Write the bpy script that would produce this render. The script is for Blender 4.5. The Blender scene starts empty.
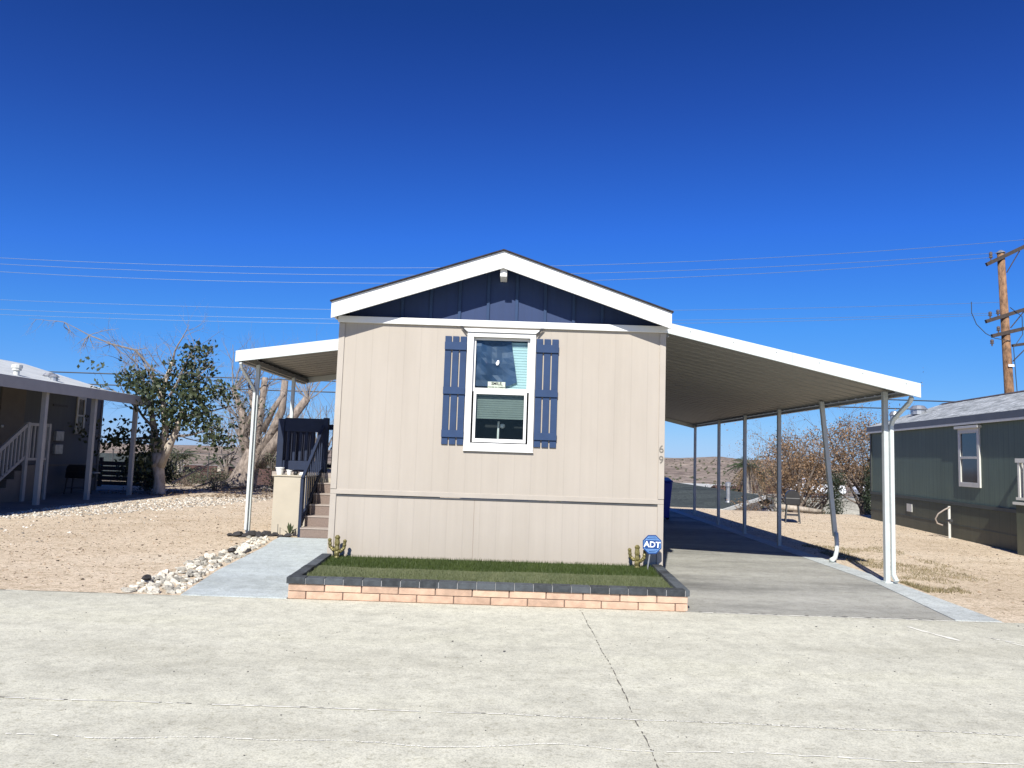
import bpy, math, random
from mathutils import Vector, Matrix, noise
PI = math.pi
R = math.radians
S = bpy.context.scene
col = S.collection
random.seed(7)

# ------------------------------------------------------------------ materials
def newmat(name):
    m = bpy.data.materials.new(name); m.use_nodes = True
    nt = m.node_tree; b = nt.nodes['Principled BSDF']
    return m, nt, b

def ramp(nt, fac, stops, interp='LINEAR'):
    r = nt.nodes.new('ShaderNodeValToRGB'); r.color_ramp.interpolation = interp
    els = r.color_ramp.elements
    while len(els) > 1: els.remove(els[-1])
    els[0].position = stops[0][0]; els[0].color = (*stops[0][1], 1)
    for p, c in stops[1:]:
        e = els.new(p); e.color = (*c, 1)
    nt.links.new(fac, r.inputs[0]); return r.outputs[0]

def coords(nt, scale=(1, 1, 1), kind='Object', rot=(0, 0, 0)):
    tc = nt.nodes.new('ShaderNodeTexCoord'); mp = nt.nodes.new('ShaderNodeMapping')
    mp.inputs['Scale'].default_value = scale; mp.inputs['Rotation'].default_value = rot
    nt.links.new(tc.outputs[kind], mp.inputs[0]); return mp.outputs[0]

def nz(nt, vec, scale, detail=4, rough=.55, out=0):
    n = nt.nodes.new('ShaderNodeTexNoise'); n.inputs['Scale'].default_value = scale
    n.inputs['Detail'].default_value = detail; n.inputs['Roughness'].default_value = rough
    nt.links.new(vec, n.inputs['Vector']); return n.outputs[out]

def mixc(nt, fac, a, b, mode='MIX'):
    m = nt.nodes.new('ShaderNodeMix'); m.data_type = 'RGBA'; m.blend_type = mode
    if isinstance(fac, float): m.inputs[0].default_value = fac
    else: nt.links.new(fac, m.inputs[0])
    for k, v in ((6, a), (7, b)):
        if isinstance(v, tuple): m.inputs[k].default_value = (*v, 1)
        else: nt.links.new(v, m.inputs[k])
    return m.outputs[2]

def bump(nt, b, h, strength=.3, dist=.01):
    n = nt.nodes.new('ShaderNodeBump'); n.inputs['Strength'].default_value = strength
    n.inputs['Distance'].default_value = dist
    nt.links.new(h, n.inputs['Height']); nt.links.new(n.outputs[0], b.inputs['Normal']); return n

def math_(nt, op, a, b=None):
    m = nt.nodes.new('ShaderNodeMath'); m.operation = op
    for k, v in ((0, a), (1, b)):
        if v is None: continue
        if isinstance(v, (int, float)): m.inputs[k].default_value = v
        else: nt.links.new(v, m.inputs[k])
    return m.outputs[0]

def plain(name, c, var=.12, scale=3., rough=.6, metal=0, bmp=.15, bscale=60, stretch=(1, 1, 1), island=0.):
    m, nt, b = newmat(name)
    v = coords(nt, stretch)
    f = nz(nt, v, scale)
    if island < 0:
        oi = nt.nodes.new('ShaderNodeObjectInfo'); f = math_(nt, 'ADD', math_(nt, 'MULTIPLY', f, .5), math_(nt, 'MULTIPLY', oi.outputs['Random'], .5))
    elif island:
        ge = nt.nodes.new('ShaderNodeNewGeometry')
        f = math_(nt, 'ADD', math_(nt, 'MULTIPLY', f, 1-island), math_(nt, 'MULTIPLY', ge.outputs['Random Per Island'], island))
    dark = tuple(x*(1-var) for x in c); light = tuple(min(1, x*(1+var)) for x in c)
    nt.links.new(ramp(nt, f, [(.3, dark), (.7, light)]), b.inputs['Base Color'])
    b.inputs['Roughness'].default_value = rough; b.inputs['Metallic'].default_value = metal
    if bmp: bump(nt, b, nz(nt, v, bscale, 3), bmp, .004)
    return m

def siding(name, c, pitch=.2, axis='X', depth=.6, var=.07, rough=.7, groove=.09):
    """vertical grooved siding with faint vertical weathering"""
    m, nt, b = newmat(name)
    v = coords(nt)
    sp = nt.nodes.new('ShaderNodeSeparateXYZ'); nt.links.new(v, sp.inputs[0])
    t = math_(nt, 'FRACT', math_(nt, 'DIVIDE', sp.outputs[axis], pitch))
    g = math_(nt, 'GREATER_THAN', math_(nt, 'ABSOLUTE', math_(nt, 'SUBTRACT', t, .5)), .472)
    vs = coords(nt, (14, 14, .5))
    f1 = nz(nt, vs, 1.2, 5, .6); f2 = nz(nt, v, .9, 4)
    f = math_(nt, 'ADD', math_(nt, 'MULTIPLY', f1, .6), math_(nt, 'MULTIPLY', f2, .4))
    cc = ramp(nt, f, [(.3, tuple(x*(1-var) for x in c)), (.7, tuple(min(1, x*(1+var)) for x in c))])
    cc = mixc(nt, math_(nt, 'MULTIPLY', g, groove), cc, tuple(x*.35 for x in c))
    mr = nt.nodes.new('ShaderNodeMapRange'); mr.inputs[1].default_value = .22; mr.inputs[2].default_value = .62; mr.inputs[3].default_value = .55; mr.inputs[4].default_value = 0
    nt.links.new(sp.outputs['Z'], mr.inputs[0])
    cc = mixc(nt, math_(nt, 'MULTIPLY', mr.outputs[0], nz(nt, coords(nt, (5, 5, 1.2)), 1.4, 6, .7)), cc, tuple(a*.5+b_*.35 for a, b_ in zip(c, (.45, .36, .24))))
    cc = mixc(nt, .5, cc, ramp(nt, nz(nt, coords(nt, (1.2, 1.2, .35)), 1.5, 5, .6), [(.35, (.90, .89, .87)), (.6, (1.03,)*3)]), 'MULTIPLY')
    nt.links.new(cc, b.inputs['Base Color'])
    b.inputs['Roughness'].default_value = rough
    h = math_(nt, 'SUBTRACT', math_(nt, 'MULTIPLY', f1, .12), math_(nt, 'MULTIPLY', g, .3))
    bump(nt, b, h, depth, .006)
    return m

def shingles(name, c1, c2, scale=1., rot=(0, 0, 0), bw=.3, rh=.14):
    m, nt, b = newmat(name)
    v = coords(nt, (1, 1, 1), rot=rot)
    br = nt.nodes.new('ShaderNodeTexBrick'); br.inputs['Scale'].default_value = scale
    br.inputs['Color1'].default_value = (*c1, 1); br.inputs['Color2'].default_value = (*c2, 1)
    br.inputs['Mortar'].default_value = (*[x*.45 for x in c1], 1)
    br.inputs['Mortar Size'].default_value = .012; br.inputs['Brick Width'].default_value = bw; br.inputs['Row Height'].default_value = rh
    nt.links.new(v, br.inputs['Vector'])
    cc = mixc(nt, .75, br.outputs[0], ramp(nt, nz(nt, v, 9, 6, .8), [(.35, (.25,)*3), (.65, (1.9,)*3)]), 'MULTIPLY')
    nt.links.new(cc, b.inputs['Base Color']); b.inputs['Roughness'].default_value = .95
    bump(nt, b, br.outputs[1], -.5, .01)
    return m

def concrete(name, c, streak=.25, dark=.2, warm=None):
    m, nt, b = newmat(name)
    v = coords(nt); vs = coords(nt, (.35, 1.6, 1), rot=(0, 0, .06))
    big = nz(nt, vs, .55, 6, .62)
    fine = nz(nt, v, 90, 3, .7)
    med = nz(nt, v, 5, 8, .72)
    lo = tuple(x*(1-streak) for x in c); hi = tuple(x*(1+streak*.6) for x in c)
    cc = ramp(nt, big, [(.28, lo), (.5, c), (.75, hi)])
    cc = mixc(nt, .8, cc, ramp(nt, med, [(.25, (.70,)*3), (.6, (1.10,)*3)]), 'MULTIPLY')
    cc = mixc(nt, .8, cc, ramp(nt, fine, [(.3, (.58,)*3), (.55, (1.07,)*3)]), 'MULTIPLY')
    cc = mixc(nt, .8, cc, ramp(nt, nz(nt, coords(nt, (1, 1.5, 1)), 22, 5, .75), [(.34, (.66, .64, .58)), (.47, (1.03,)*3)]), 'MULTIPLY')
    stain = ramp(nt, nz(nt, coords(nt, (.22, .9, 1), rot=(0, 0, -.05)), 1.1, 7, .68), [(.36, (.84, .835, .82)), (.5, (1, 1, 1)), (.66, (1.03, 1.03, 1.0))])
    cc = mixc(nt, .9, cc, stain, 'MULTIPLY')
    if warm:
        cc = mixc(nt, ramp(nt, nz(nt, v, .35, 4), [(.5, (0, 0, 0)), (.7, (.6,)*3)]), cc, warm)
    # small dark flecks and pits
    vo = nt.nodes.new('ShaderNodeTexVoronoi'); vo.inputs['Scale'].default_value = 8.5
    vv = nt.nodes.new('ShaderNodeVectorMath'); vv.operation = 'ADD'
    nt.links.new(v, vv.inputs[0])
    nn = nt.nodes.new('ShaderNodeTexNoise'); nn.inputs['Scale'].default_value = 9; nt.links.new(v, nn.inputs['Vector'])
    sc = nt.nodes.new('ShaderNodeVectorMath'); sc.operation = 'SCALE'; sc.inputs['Scale'].default_value = .12
    nt.links.new(nn.outputs[1], sc.inputs[0]); nt.links.new(sc.outputs[0], vv.inputs[1])
    nt.links.new(vv.outputs[0], vo.inputs['Vector'])
    sepc = nt.nodes.new('ShaderNodeSeparateColor'); nt.links.new(vo.outputs['Color'], sepc.inputs[0])
    lim = math_(nt, 'MULTIPLY', math_(nt, 'POWER', sepc.outputs[0], 12.), .06)
    spot = math_(nt, 'LESS_THAN', math_(nt, 'ADD', vo.outputs['Distance'], math_(nt, 'MULTIPLY', math_(nt, 'SUBTRACT', med, .5), .12)), lim)
    cc = mixc(nt, math_(nt, 'MULTIPLY', spot, .75), cc, tuple(x*dark for x in c))
    nt.links.new(cc, b.inputs['Base Color']); b.inputs['Roughness'].default_value = .9
    h = math_(nt, 'ADD', math_(nt, 'MULTIPLY', fine, .5), math_(nt, 'MULTIPLY', med, .6))
    bump(nt, b, h, .35, .006)
    return m

def dirt():
    m, nt, b = newmat('sandy_dirt')
    v = coords(nt)
    a = nz(nt, v, .35, 6, .6); f = nz(nt, v, 7, 8, .75); g = nz(nt, v, 45, 4, .8)
    cc = ramp(nt, a, [(.3, (.55, .445, .315)), (.55, (.64, .53, .39)), (.75, (.66, .57, .44))])
    cc = mixc(nt, .9, cc, ramp(nt, f, [(.32, (.62, .59, .52)), (.52, (1.06,)*3)]), 'MULTIPLY')
    cc = mixc(nt, .8, cc, ramp(nt, g, [(.38, (.42, .38, .30)), (.5, (1.05,)*3)]), 'MULTIPLY')
    ruts = ramp(nt, nz(nt, coords(nt, (.5, 1.5, 1), rot=(0, 0, .5)), 1.3, 6, .7), [(.36, (.86, .84, .80)), (.5, (1.02,)*3)])
    cc = mixc(nt, .9, cc, ruts, 'MULTIPLY')
    cc = mixc(nt, .85, cc, ramp(nt, nz(nt, v, 17, 5, .8), [(.40, (.50, .46, .38)), (.48, (1.03,)*3)]), 'MULTIPLY')
    # beyond the lots: dry scrub on pale hills
    sp = nt.nodes.new('ShaderNodeSeparateXYZ'); nt.links.new(v, sp.inputs[0])
    far = nt.nodes.new('ShaderNodeMapRange'); far.inputs[1].default_value = 34; far.inputs[2].default_value = 60
    nt.links.new(sp.outputs['Y'], far.inputs[0])
    hill = ramp(nt, nz(nt, coords(nt, (1, .6, 1)), .013, 8, .65), [(.3, (.20, .15, .115)), (.5, (.30, .235, .18)), (.68, (.44, .36, .28))])
    scrub = ramp(nt, nz(nt, v, .09, 6, .8), [(.47, (.42, .40, .36)), (.56, (1, 1, 1))])
    hill = mixc(nt, .9, hill, scrub, 'MULTIPLY')
    cc = mixc(nt, far.outputs[0], cc, hill)
    nt.links.new(cc, b.inputs['Base Color']); b.inputs['Roughness'].default_value = 1
    h = math_(nt, 'ADD', math_(nt, 'MULTIPLY', f, .7), math_(nt, 'MULTIPLY', g, .5))
    bump(nt, b, h, .7, .03)
    return m

def leafmat(name, c1, c2, trans=.15):
    m, nt, b = newmat(name)
    v = coords(nt)
    ge = nt.nodes.new('ShaderNodeNewGeometry')
    f = math_(nt, 'ADD', math_(nt, 'MULTIPLY', nz(nt, v, 2.6, 3), .55), math_(nt, 'MULTIPLY', ge.outputs['Random Per Island'], .45))
    cc = ramp(nt, f, [(.3, c1), (.7, c2)])
    nt.links.new(cc, b.inputs['Base Color']); b.inputs['Roughness'].default_value = .6
    tl = nt.nodes.new('ShaderNodeBsdfTranslucent'); nt.links.new(cc, tl.inputs[0])
    mx = nt.nodes.new('ShaderNodeMixShader'); mx.inputs[0].default_value = trans
    out = nt.nodes['Material Output']
    nt.links.new(b.outputs[0], mx.inputs[1]); nt.links.new(tl.outputs[0], mx.inputs[2]); nt.links.new(mx.outputs[0], out.inputs[0])
    return m

def glassmat(name, tint=(.93, .97, .97), ior=1.32):
    m = bpy.data.materials.new(name); m.use_nodes = True; nt = m.node_tree
    for n in list(nt.nodes):
        if n.type != 'OUTPUT_MATERIAL': nt.nodes.remove(n)
    t = nt.nodes.new('ShaderNodeBsdfTransparent'); t.inputs[0].default_value = (*tint, 1)
    g = nt.nodes.new('ShaderNodeBsdfGlossy'); g.inputs['Roughness'].default_value = .03
    fr = nt.nodes.new('ShaderNodeFresnel'); fr.inputs[0].default_value = ior
    mx = nt.nodes.new('ShaderNodeMixShader')
    nt.links.new(fr.outputs[0], mx.inputs[0]); nt.links.new(t.outputs[0], mx.inputs[1]); nt.links.new(g.outputs[0], mx.inputs[2])
    nt.links.new(mx.outputs[0], nt.nodes['Material Output'].inputs[0])
    return m

def bark(name, c1, c2, sc=9):
    m, nt, b = newmat(name)
    v = coords(nt, (1, 1, .35))
    f = nz(nt, v, sc, 7, .7)
    nt.links.new(ramp(nt, f, [(.3, c1), (.62, c2)]), b.inputs['Base Color']); b.inputs['Roughness'].default_value = .95
    bump(nt, b, f, .9, .03); return m

M = {}
M['dirt'] = dirt()
M['road'] = concrete('pale_concrete', (.55, .535, .43), .10, .35)
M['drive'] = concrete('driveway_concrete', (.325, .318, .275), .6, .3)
M['strip'] = concrete('smooth_concrete', (.47, .50, .48), .07, .6)
M['walk'] = concrete('walk_concrete', (.46, .505, .495), .07, .8)
M['filler'] = plain('joint_filler', (.80, .78, .68), .1, 8, .9)
M['crack'] = plain('joint_dark', (.13, .12, .10), .3, 8, .9)
M['siding'] = siding('beige_siding', (.390, .346, .288), .205, 'X', .35, .04)
M['siding_side'] = siding('beige_siding_side', (.385, .345, .288), .205, 'Y', .35, .05)
M['skirt'] = siding('beige_skirting', (.398, .354, .296), .205, 'X', .4, .05)
M['trim_beige'] = plain('beige_trim', (.393, .350, .292), .05, 4, .6)
M['white'] = plain('white_paint', (.68, .68, .655), .03, 4, .5, bmp=.1)
M['white_metal'] = plain('white_metal', (.56, .60, .575), .05, 3, .4, bmp=.05)
M['post'] = plain('shaded_post_enamel', (.47, .50, .49), .07, 5, .45, bmp=.1)  # post white lowered to deepen the shade below the carport roof
M['gutter'] = plain('shade_grey_enamel', (.22, .235, .24), .1, 5, .5)  # white gutters greyed to carry the eave shade; screws and seam share it
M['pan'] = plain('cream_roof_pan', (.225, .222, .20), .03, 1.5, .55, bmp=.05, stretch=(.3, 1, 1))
M['blue'] = siding('navy_gable', (.013, .034, .105), .366, 'X', 0.0, .1)
M['navy'] = plain('navy_paint', (.017, .043, .108), .12, 6, .8, bmp=.3)
M['navy_shaded'] = plain('shaded_navy_paint', (.009, .018, .045), .15, 6, .8)  # railing navy, with the awning's shade put into the colour
M['navy_dark'] = plain('dark_navy_paint', (.008, .012, .03), .15, 6, .8)
M['shingle_dark'] = shingles('dark_shingles', (.05, .04, .045), (.09, .07, .07))
M['shingle_grey'] = shingles('grey_shingles', (.42, .44, .44), (.22, .24, .24), 1, (0, 0, PI/2), .33, .16)
M['shingle_slate'] = shingles('slate_shingles', (.040, .050, .046), (.026, .034, .032), 1, (0, 0, 0), .9, .34)
M['shingle_brown'] = shingles('brown_shingles', (.10, .05, .035), (.07, .04, .03), 1)
M['roof_pale'] = plain('pale_roof', (.52, .54, .52), .12, 2, .8)
M['brick'] = plain('peach_block', (.49, .335, .235), .24, 11, .9, bmp=1., bscale=70, island=.3)
M['mortar'] = plain('mortar', (.17, .12, .09), .15, 20, .95)
M['cap'] = plain('charcoal_block', (.048, .055, .060), .55, 14, .85, bmp=.9, bscale=70, island=.4)
M['capjoint'] = plain('cap_joint', (.30, .30, .30), .2, 20, .9)
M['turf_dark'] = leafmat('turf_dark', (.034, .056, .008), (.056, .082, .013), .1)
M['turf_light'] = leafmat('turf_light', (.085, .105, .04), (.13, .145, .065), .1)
M['gold'] = plain('gold_paint', (.17, .145, .05), .5, 30, .45, .3, bmp=.8, bscale=50)
M['black'] = plain('black_paint', (.015, .015, .016), .2, 8, .5)
M['dark_grey'] = plain('dark_grey', (.05, .052, .055), .2, 8, .6)
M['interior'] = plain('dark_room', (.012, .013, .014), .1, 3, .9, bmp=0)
M['steel'] = plain('galvanised_steel', (.45, .46, .46), .2, 8, .4, .7)
M['bluesign'] = plain('blue_sign', (.010, .05, .19), .06, 8, .4, bmp=0)
M['signwhite'] = plain('sign_white', (.85, .87, .88), .02, 8, .4, bmp=0)
M['paleblue'] = plain('pale_blue', (.16, .32, .58), .04, 8, .4, bmp=0)
M['binblue'] = plain('blue_plastic', (.02, .05, .40), .06, 8, .4, bmp=0)
M['glass'] = glassmat('window_glass')
M['paper'] = plain('navy_paper', (.014, .040, .10), .3, 3.5, .6, bmp=1, bscale=3)
M['blind'] = plain('pale_blind', (.40, .54, .56), .05, 5, .6, bmp=0)
M['blind_grey'] = plain('grey_blind', (.12, .145, .13), .08, 5, .6, bmp=0)
M['card'] = plain('white_card', (.50, .56, .45), .05, 20, .6, bmp=0)
M['rivergreen'] = siding('dark_green_siding', (.105, .150, .122), .205, 'Y', .8, .16, groove=.45)
M['greendark'] = siding('dark_green_skirting', (.068, .080, .055), .41, 'Y', .5, .14, groove=.4)
M['greentrim'] = plain('green_trim', (.055, .065, .055), .1, 4, .6)
M['bluegrey'] = plain('blue_grey_fascia', (.115, .13, .145), .08, 3, .6)
M['palewhite'] = plain('off_white_frame', (.58, .58, .53), .06, 5, .5)
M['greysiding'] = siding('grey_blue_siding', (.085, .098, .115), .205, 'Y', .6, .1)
M['greydoor'] = plain('taupe_door', (.11, .10, .088), .1, 5, .6)
M['shaded_white'] = plain('shaded_white_paint', (.33, .335, .325), .06, 4, .6)  # white darkened for the shade under the left neighbour's awning
M['slab'] = concrete('old_slab', (.16, .16, .15), .3, .3)
M['step'] = plain('brown_carpet_step', (.19, .145, .12), .15, 40, .95, bmp=.5)
M['stepedge'] = plain('pale_nosing', (.33, .28, .24), .05, 8, .7)
M['stucco'] = plain('stucco', (.43, .385, .30), .05, 3, .9, bmp=.5, bscale=120)
M['wood'] = bark('pole_wood', (.035, .02, .012), (.30, .17, .09), 8)
M['arm'] = plain('weathered_arm', (.045, .035, .03), .3, 9, .9)
M['wire'] = plain('aluminium_wire', (.22, .30, .42), .05, 3, .35, .6, bmp=0)
M['wire_dark'] = plain('black_cable', (.03, .04, .05), .05, 3, .6, bmp=0)
M['insul'] = plain('insulator_glaze', (.10, .08, .07), .1, 8, .25)
M['bark_pale'] = bark('pale_bark', (.20, .16, .12), (.50, .44, .36))
M['bark_cut'] = bark('cut_tree_bark', (.06, .045, .035), (.34, .28, .23))
M['bark_dark'] = bark('dark_bark', (.06, .045, .035), (.20, .16, .13))
M['twig'] = plain('pale_twig', (.20, .175, .155), .2, 6, .9)
M['leaf'] = leafmat('dark_green_leaf', (.016, .030, .010), (.065, .082, .032))
M['leaf_rust'] = leafmat('rust_brown_leaf', (.09, .06, .03), (.33, .21, .12))
M['leaf_cyp'] = leafmat('cypress_leaf', (.014, .026, .012), (.03, .045, .02))
M['leaf_palm'] = leafmat('palm_leaf', (.03, .055, .025), (.07, .10, .045))
M['leaf_dry'] = leafmat('dry_palm_leaf', (.22, .15, .08), (.34, .25, .15))
M['leaf_olive'] = leafmat('olive_shrub', (.05, .06, .03), (.10, .10, .055))
M['litter'] = leafmat('dry_litter', (.06, .04, .022), (.24, .16, .09))
M['weed'] = leafmat('dry_weed', (.13, .12, .045), (.28, .22, .11))
M['rock_w'] = plain('white_rock', (.50, .47, .39), .5, 6, .9, bmp=1, bscale=25, island=-1)
M['rock_d'] = plain('dark_rock', (.035, .032, .032), .3, 9, .8, bmp=1, bscale=25)
M['pebble'] = plain('pale_pebble', (.44, .42, .37), .6, 1.3, .9, bmp=.3, island=.8)
M['rock_brown'] = plain('brown_pebble', (.24, .18, .12), .7, 1.3, .9, bmp=.3, island=.8)
M['carwhite'] = plain('car_paint_white', (.75, .76, .78), .02, 2, .25, bmp=0)
M['rubber'] = plain('tyre_rubber', (.02, .02, .02), .1, 8, .8)
M['carglass'] = plain('car_glass', (.03, .04, .05), .05, 2, .08, bmp=0)
M['red'] = plain('tail_red', (.35, .02, .02), .05, 2, .3, bmp=0)
M['white_far'] = plain('white_stucco', (.42, .42, .40), .08, 1, .8)
M['tan_far'] = plain('tan_stucco', (.45, .36, .27), .08, 1, .8)
M['graphite'] = plain('black_number', (.17, .155, .13), .1, 8, .5)
M['ceramic'] = plain('white_ceramic', (.75, .75, .72), .05, 8, .4)

# ------------------------------------------------------------------ builders
class MB:
    def __init__(s): s.v = []; s.f = []
    def quad(s, *p):
        i = len(s.v); s.v += [tuple(q) for q in p]; s.f.append(tuple(range(i, i+len(p))))
    def box(s, x0, x1, y0, y1, z0, z1):
        s.hexa([(x0, y0, z0), (x1, y0, z0), (x1, y1, z0), (x0, y1, z0), (x0, y0, z1), (x1, y0, z1), (x1, y1, z1), (x0, y1, z1)])
    def hexa(s, p):
        i = len(s.v); s.v += [tuple(q) for q in p]
        for f in ((0, 3, 2, 1), (4, 5, 6, 7), (0, 1, 5, 4), (1, 2, 6, 5), (2, 3, 7, 6), (3, 0, 4, 7)):
            s.f.append(tuple(i+k for k in f))
    def beam(s, a, b, w, h, up=(0, 0, 1)):
        """rectangular bar from a to b, w wide (sideways), h high"""
        a = Vector(a); b = Vector(b); d = (b-a).normalized(); u = Vector(up)
        r = d.cross(u)
        if r.length < 1e-4: r = d.cross(Vector((0, 1, 0)))
        r.normalize(); u = r.cross(d).normalized()
        P = []
        for c in (a, b):
            P += [c - r*w/2 - u*h/2, c + r*w/2 - u*h/2, c + r*w/2 + u*h/2, c - r*w/2 + u*h/2]
        i = len(s.v); s.v += [tuple(q) for q in P]
        for f in ((0, 1, 2, 3), (7, 6, 5, 4), (0, 4, 5, 1), (1, 5, 6, 2), (2, 6, 7, 3), (3, 7, 4, 0)):
            s.f.append(tuple(i+k for k in f))
    def prism(s, pts, axis, a, b):
        """polygon pts in the plane normal to axis, extruded a..b"""
        def mk(p, t):
            return {'y': (p[0], t, p[1]), 'x': (t, p[0], p[1]), 'z': (p[0], p[1], t)}[axis]
        n = len(pts); i = len(s.v)
        s.v += [mk(p, a) for p in pts] + [mk(p, b) for p in pts]
        s.f.append(tuple(range(i, i+n))); s.f.append(tuple(range(i+2*n-1, i+n-1, -1)))
        for k in range(n):
            j = (k+1) % n; s.f.append((i+k, i+n+k, i+n+j, i+j))
    def tube(s, pts, rad, n=8, cap=True):
        pts = [Vector(p) for p in pts]
        if not isinstance(rad, (list, tuple)): rad = [rad]*len(pts)
        i0 = len(s.v); ref = None
        for k, p in enumerate(pts):
            d = (pts[min(k+1, len(pts)-1)] - pts[max(k-1, 0)]).normalized()
            if ref is None: ref = d.orthogonal().normalized()
            r = (ref - d*ref.dot(d))
            r = r.normalized() if r.length > 1e-5 else d.orthogonal().normalized()
            ref = r; q = d.cross(r)
            for j in range(n):
                a = 2*PI*j/n; s.v.append(tuple(p + (r*math.cos(a) + q*math.sin(a))*rad[k]))
        for k in range(len(pts)-1):
            for j in range(n):
                j2 = (j+1) % n
                s.f.append((i0+k*n+j, i0+k*n+j2, i0+(k+1)*n+j2, i0+(k+1)*n+j))
        if cap:
            s.f.append(tuple(i0+j for j in range(n-1, -1, -1)))
            e = i0+(len(pts)-1)*n; s.f.append(tuple(e+j for j in range(n)))
    def lathe(s, c, prof, n=16):
        i0 = len(s.v)
        for r, z in prof:
            for j in range(n):
                a = 2*PI*j/n; s.v.append((c[0]+r*math.cos(a), c[1]+r*math.sin(a), c[2]+z))
        for k in range(len(prof)-1):
            for j in range(n):
                j2 = (j+1) % n; s.f.append((i0+k*n+j, i0+k*n+j2, i0+(k+1)*n+j2, i0+(k+1)*n+j))
        s.f.append(tuple(i0+j for j in range(n-1, -1, -1)))
        e = i0+(len(prof)-1)*n; s.f.append(tuple(e+j for j in range(n)))
    def blob(s, c, r, seed=0, amp=.3, n=7, m=5, flat=1.):
        i0 = len(s.v); rows = []
        for a in range(m+1):
            th = PI*a/m; row = []
            for b in range(n if 0 < a < m else 1):
                ph = 2*PI*b/n + seed
                d = Vector((math.sin(th)*math.cos(ph), math.sin(th)*math.sin(ph), math.cos(th)))
                k = 1 + amp*noise.noise(d*1.3 + Vector((seed*3.1, seed*1.7, 0)))*1.8
                row.append(len(s.v))
                s.v.append((c[0]+d.x*r*k, c[1]+d.y*r*k, c[2]+d.z*r*k*flat))
            rows.append(row)
        for a in range(m):
            A, B = rows[a], rows[a+1]
            for b in range(n):
                b2 = (b+1) % n
                if len(A) == 1: s.f.append((A[0], B[b], B[b2]))
                elif len(B) == 1: s.f.append((A[b], B[0], A[b2]))
                else: s.f.append((A[b], B[b], B[b2], A[b2]))
    def build(s, name, mat, parent=None, smooth=False, bevel=0, mats=None):
        off = Vector((0, 0, 0))
        p = parent
        while p is not None: off += Vector(p.location); p = p.parent
        if parent is not None and parent.name.startswith('brick_planter'): s.v = [(q[0], q[1], q[2]+.045*max(0, q[1]-7.905)/1.45*(q[2]/.2)) for q in s.v]
        me = bpy.data.meshes.new(name)
        me.from_pydata([tuple(Vector(q)-off) for q in s.v], [], s.f); me.update()
        me.materials.append(mat)
        if smooth:
            for q in me.polygons: q.use_smooth = True
        o = bpy.data.objects.new(name, me); col.objects.link(o)
        if parent is not None: o.parent = parent
        if bevel:
            md = o.modifiers.new('bevel', 'BEVEL'); md.width = bevel; md.segments = 2; md.limit_method = 'ANGLE'
        return o

def origin(o, p):
    """move a top-level mesh's origin to p"""
    p = Vector(p); o.data.transform(Matrix.Translation(-p)); o.location = p; return o

def tag(o, label=None, cat=None, group=None, kind=None):
    if label: o['label'] = label
    if cat: o['category'] = cat
    if group: o['group'] = group
    if kind: o['kind'] = kind
    return o

def thing(name, loc, label, cat, group=None):
    o = bpy.data.objects.new(name, None); col.objects.link(o); o.location = loc
    o.empty_display_size = .1
    return tag(o, label, cat, group)

def copy_tree(o, parent=None):
    c = o.copy(); col.objects.link(c); c.parent = parent
    for ch in [q for q in list(col.objects) if q.parent == o]: copy_tree(ch, c)
    return c

def struct(name, mb, mat, **k):
    o = mb.build(name, mat, **k); o['kind'] = 'structure'; return o

def text_mesh(name, body, size, mat, parent, M4, extrude=.002, align='CENTER', bold=0.):
    cu = bpy.data.curves.new(name, 'FONT'); cu.body = body; cu.size = size; cu.extrude = extrude
    cu.align_x = align; cu.align_y = 'CENTER'; cu.resolution_u = 3; cu.offset = size*bold
    t = bpy.data.objects.new(name, cu); col.objects.link(t)
    bpy.context.view_layer.update()
    dg = bpy.context.evaluated_depsgraph_get()
    me = bpy.data.meshes.new_from_object(t.evaluated_get(dg))
    bpy.data.objects.remove(t)
    me.transform(M4)
    off = Vector((0, 0, 0)); p = parent
    while p is not None: off += Vector(p.location); p = p.parent
    me.transform(Matrix.Translation(-off))
    me.materials.clear(); me.materials.append(mat)
    o = bpy.data.objects.new(name, me); col.objects.link(o); o.parent = parent
    return o

# ------------------------------------------------------------------ terrain
def lerp(t, pts):
    if t <= pts[0][0]: return pts[0][1]
    for (a, x), (b, y) in zip(pts, pts[1:]):
        if t <= b: return x + (y-x)*(t-a)/(b-a)
    return pts[-1][1]
RIDGE = [(-1.2, -6), (-.7, -16), (-.47, -16), (-.41, -3), (-.36, -5), (-.3, -7), (-.24, -16), (-.1, 0), (.12, 3), (.21, 6), (.245, 9), (.28, 12), (.315, 5), (.36, 4), (.45, 0), (.7, -6), (1.2, 2)]
def height(x, y):
    if y < 20: h = 0
    else:
        edge = lerp(x, [(-30, 30), (-8, 30.5), (0, 26.8), (6, 25.4), (10, 24.5), (14, 24.8), (30, 27)])
        t = y-edge
        h = lerp(t, [(0, 0), (1.2, -.25), (6, -2.6), (12, -3.1), (50, -5), (270, -11), (420, -13)])
        if y > 300:
            az = x/max(y, 1); rg = lerp(az, RIDGE); d = math.hypot(x, y) if False else y
            up = lerp(d, [(420, 0), (1500, 1), (1900, .75), (2600, .3)])
            h = -13 + (rg+13)*up + (noise.fractal(Vector((x*.0035, y*.0035, 0)), 1., 2., 5)*7.0)*min(1, (y-300)/500.)
    return h
def axis(segs):
    out = []
    for a, b, n in segs: out += [a+(b-a)*i/n for i in range(n)]
    return out + [segs[-1][1]]
xs = axis([(-5000, -1500, 14), (-1500, -200, 60), (-200, -40, 32), (-40, 40, 80), (40, 200, 32), (200, 1500, 70), (1500, 5000, 14)])
ys = axis([(-600, -30, 8), (-30, 20, 25), (20, 60, 60), (60, 300, 30), (300, 1900, 90), (1900, 9000, 12)])
g = MB()
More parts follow.
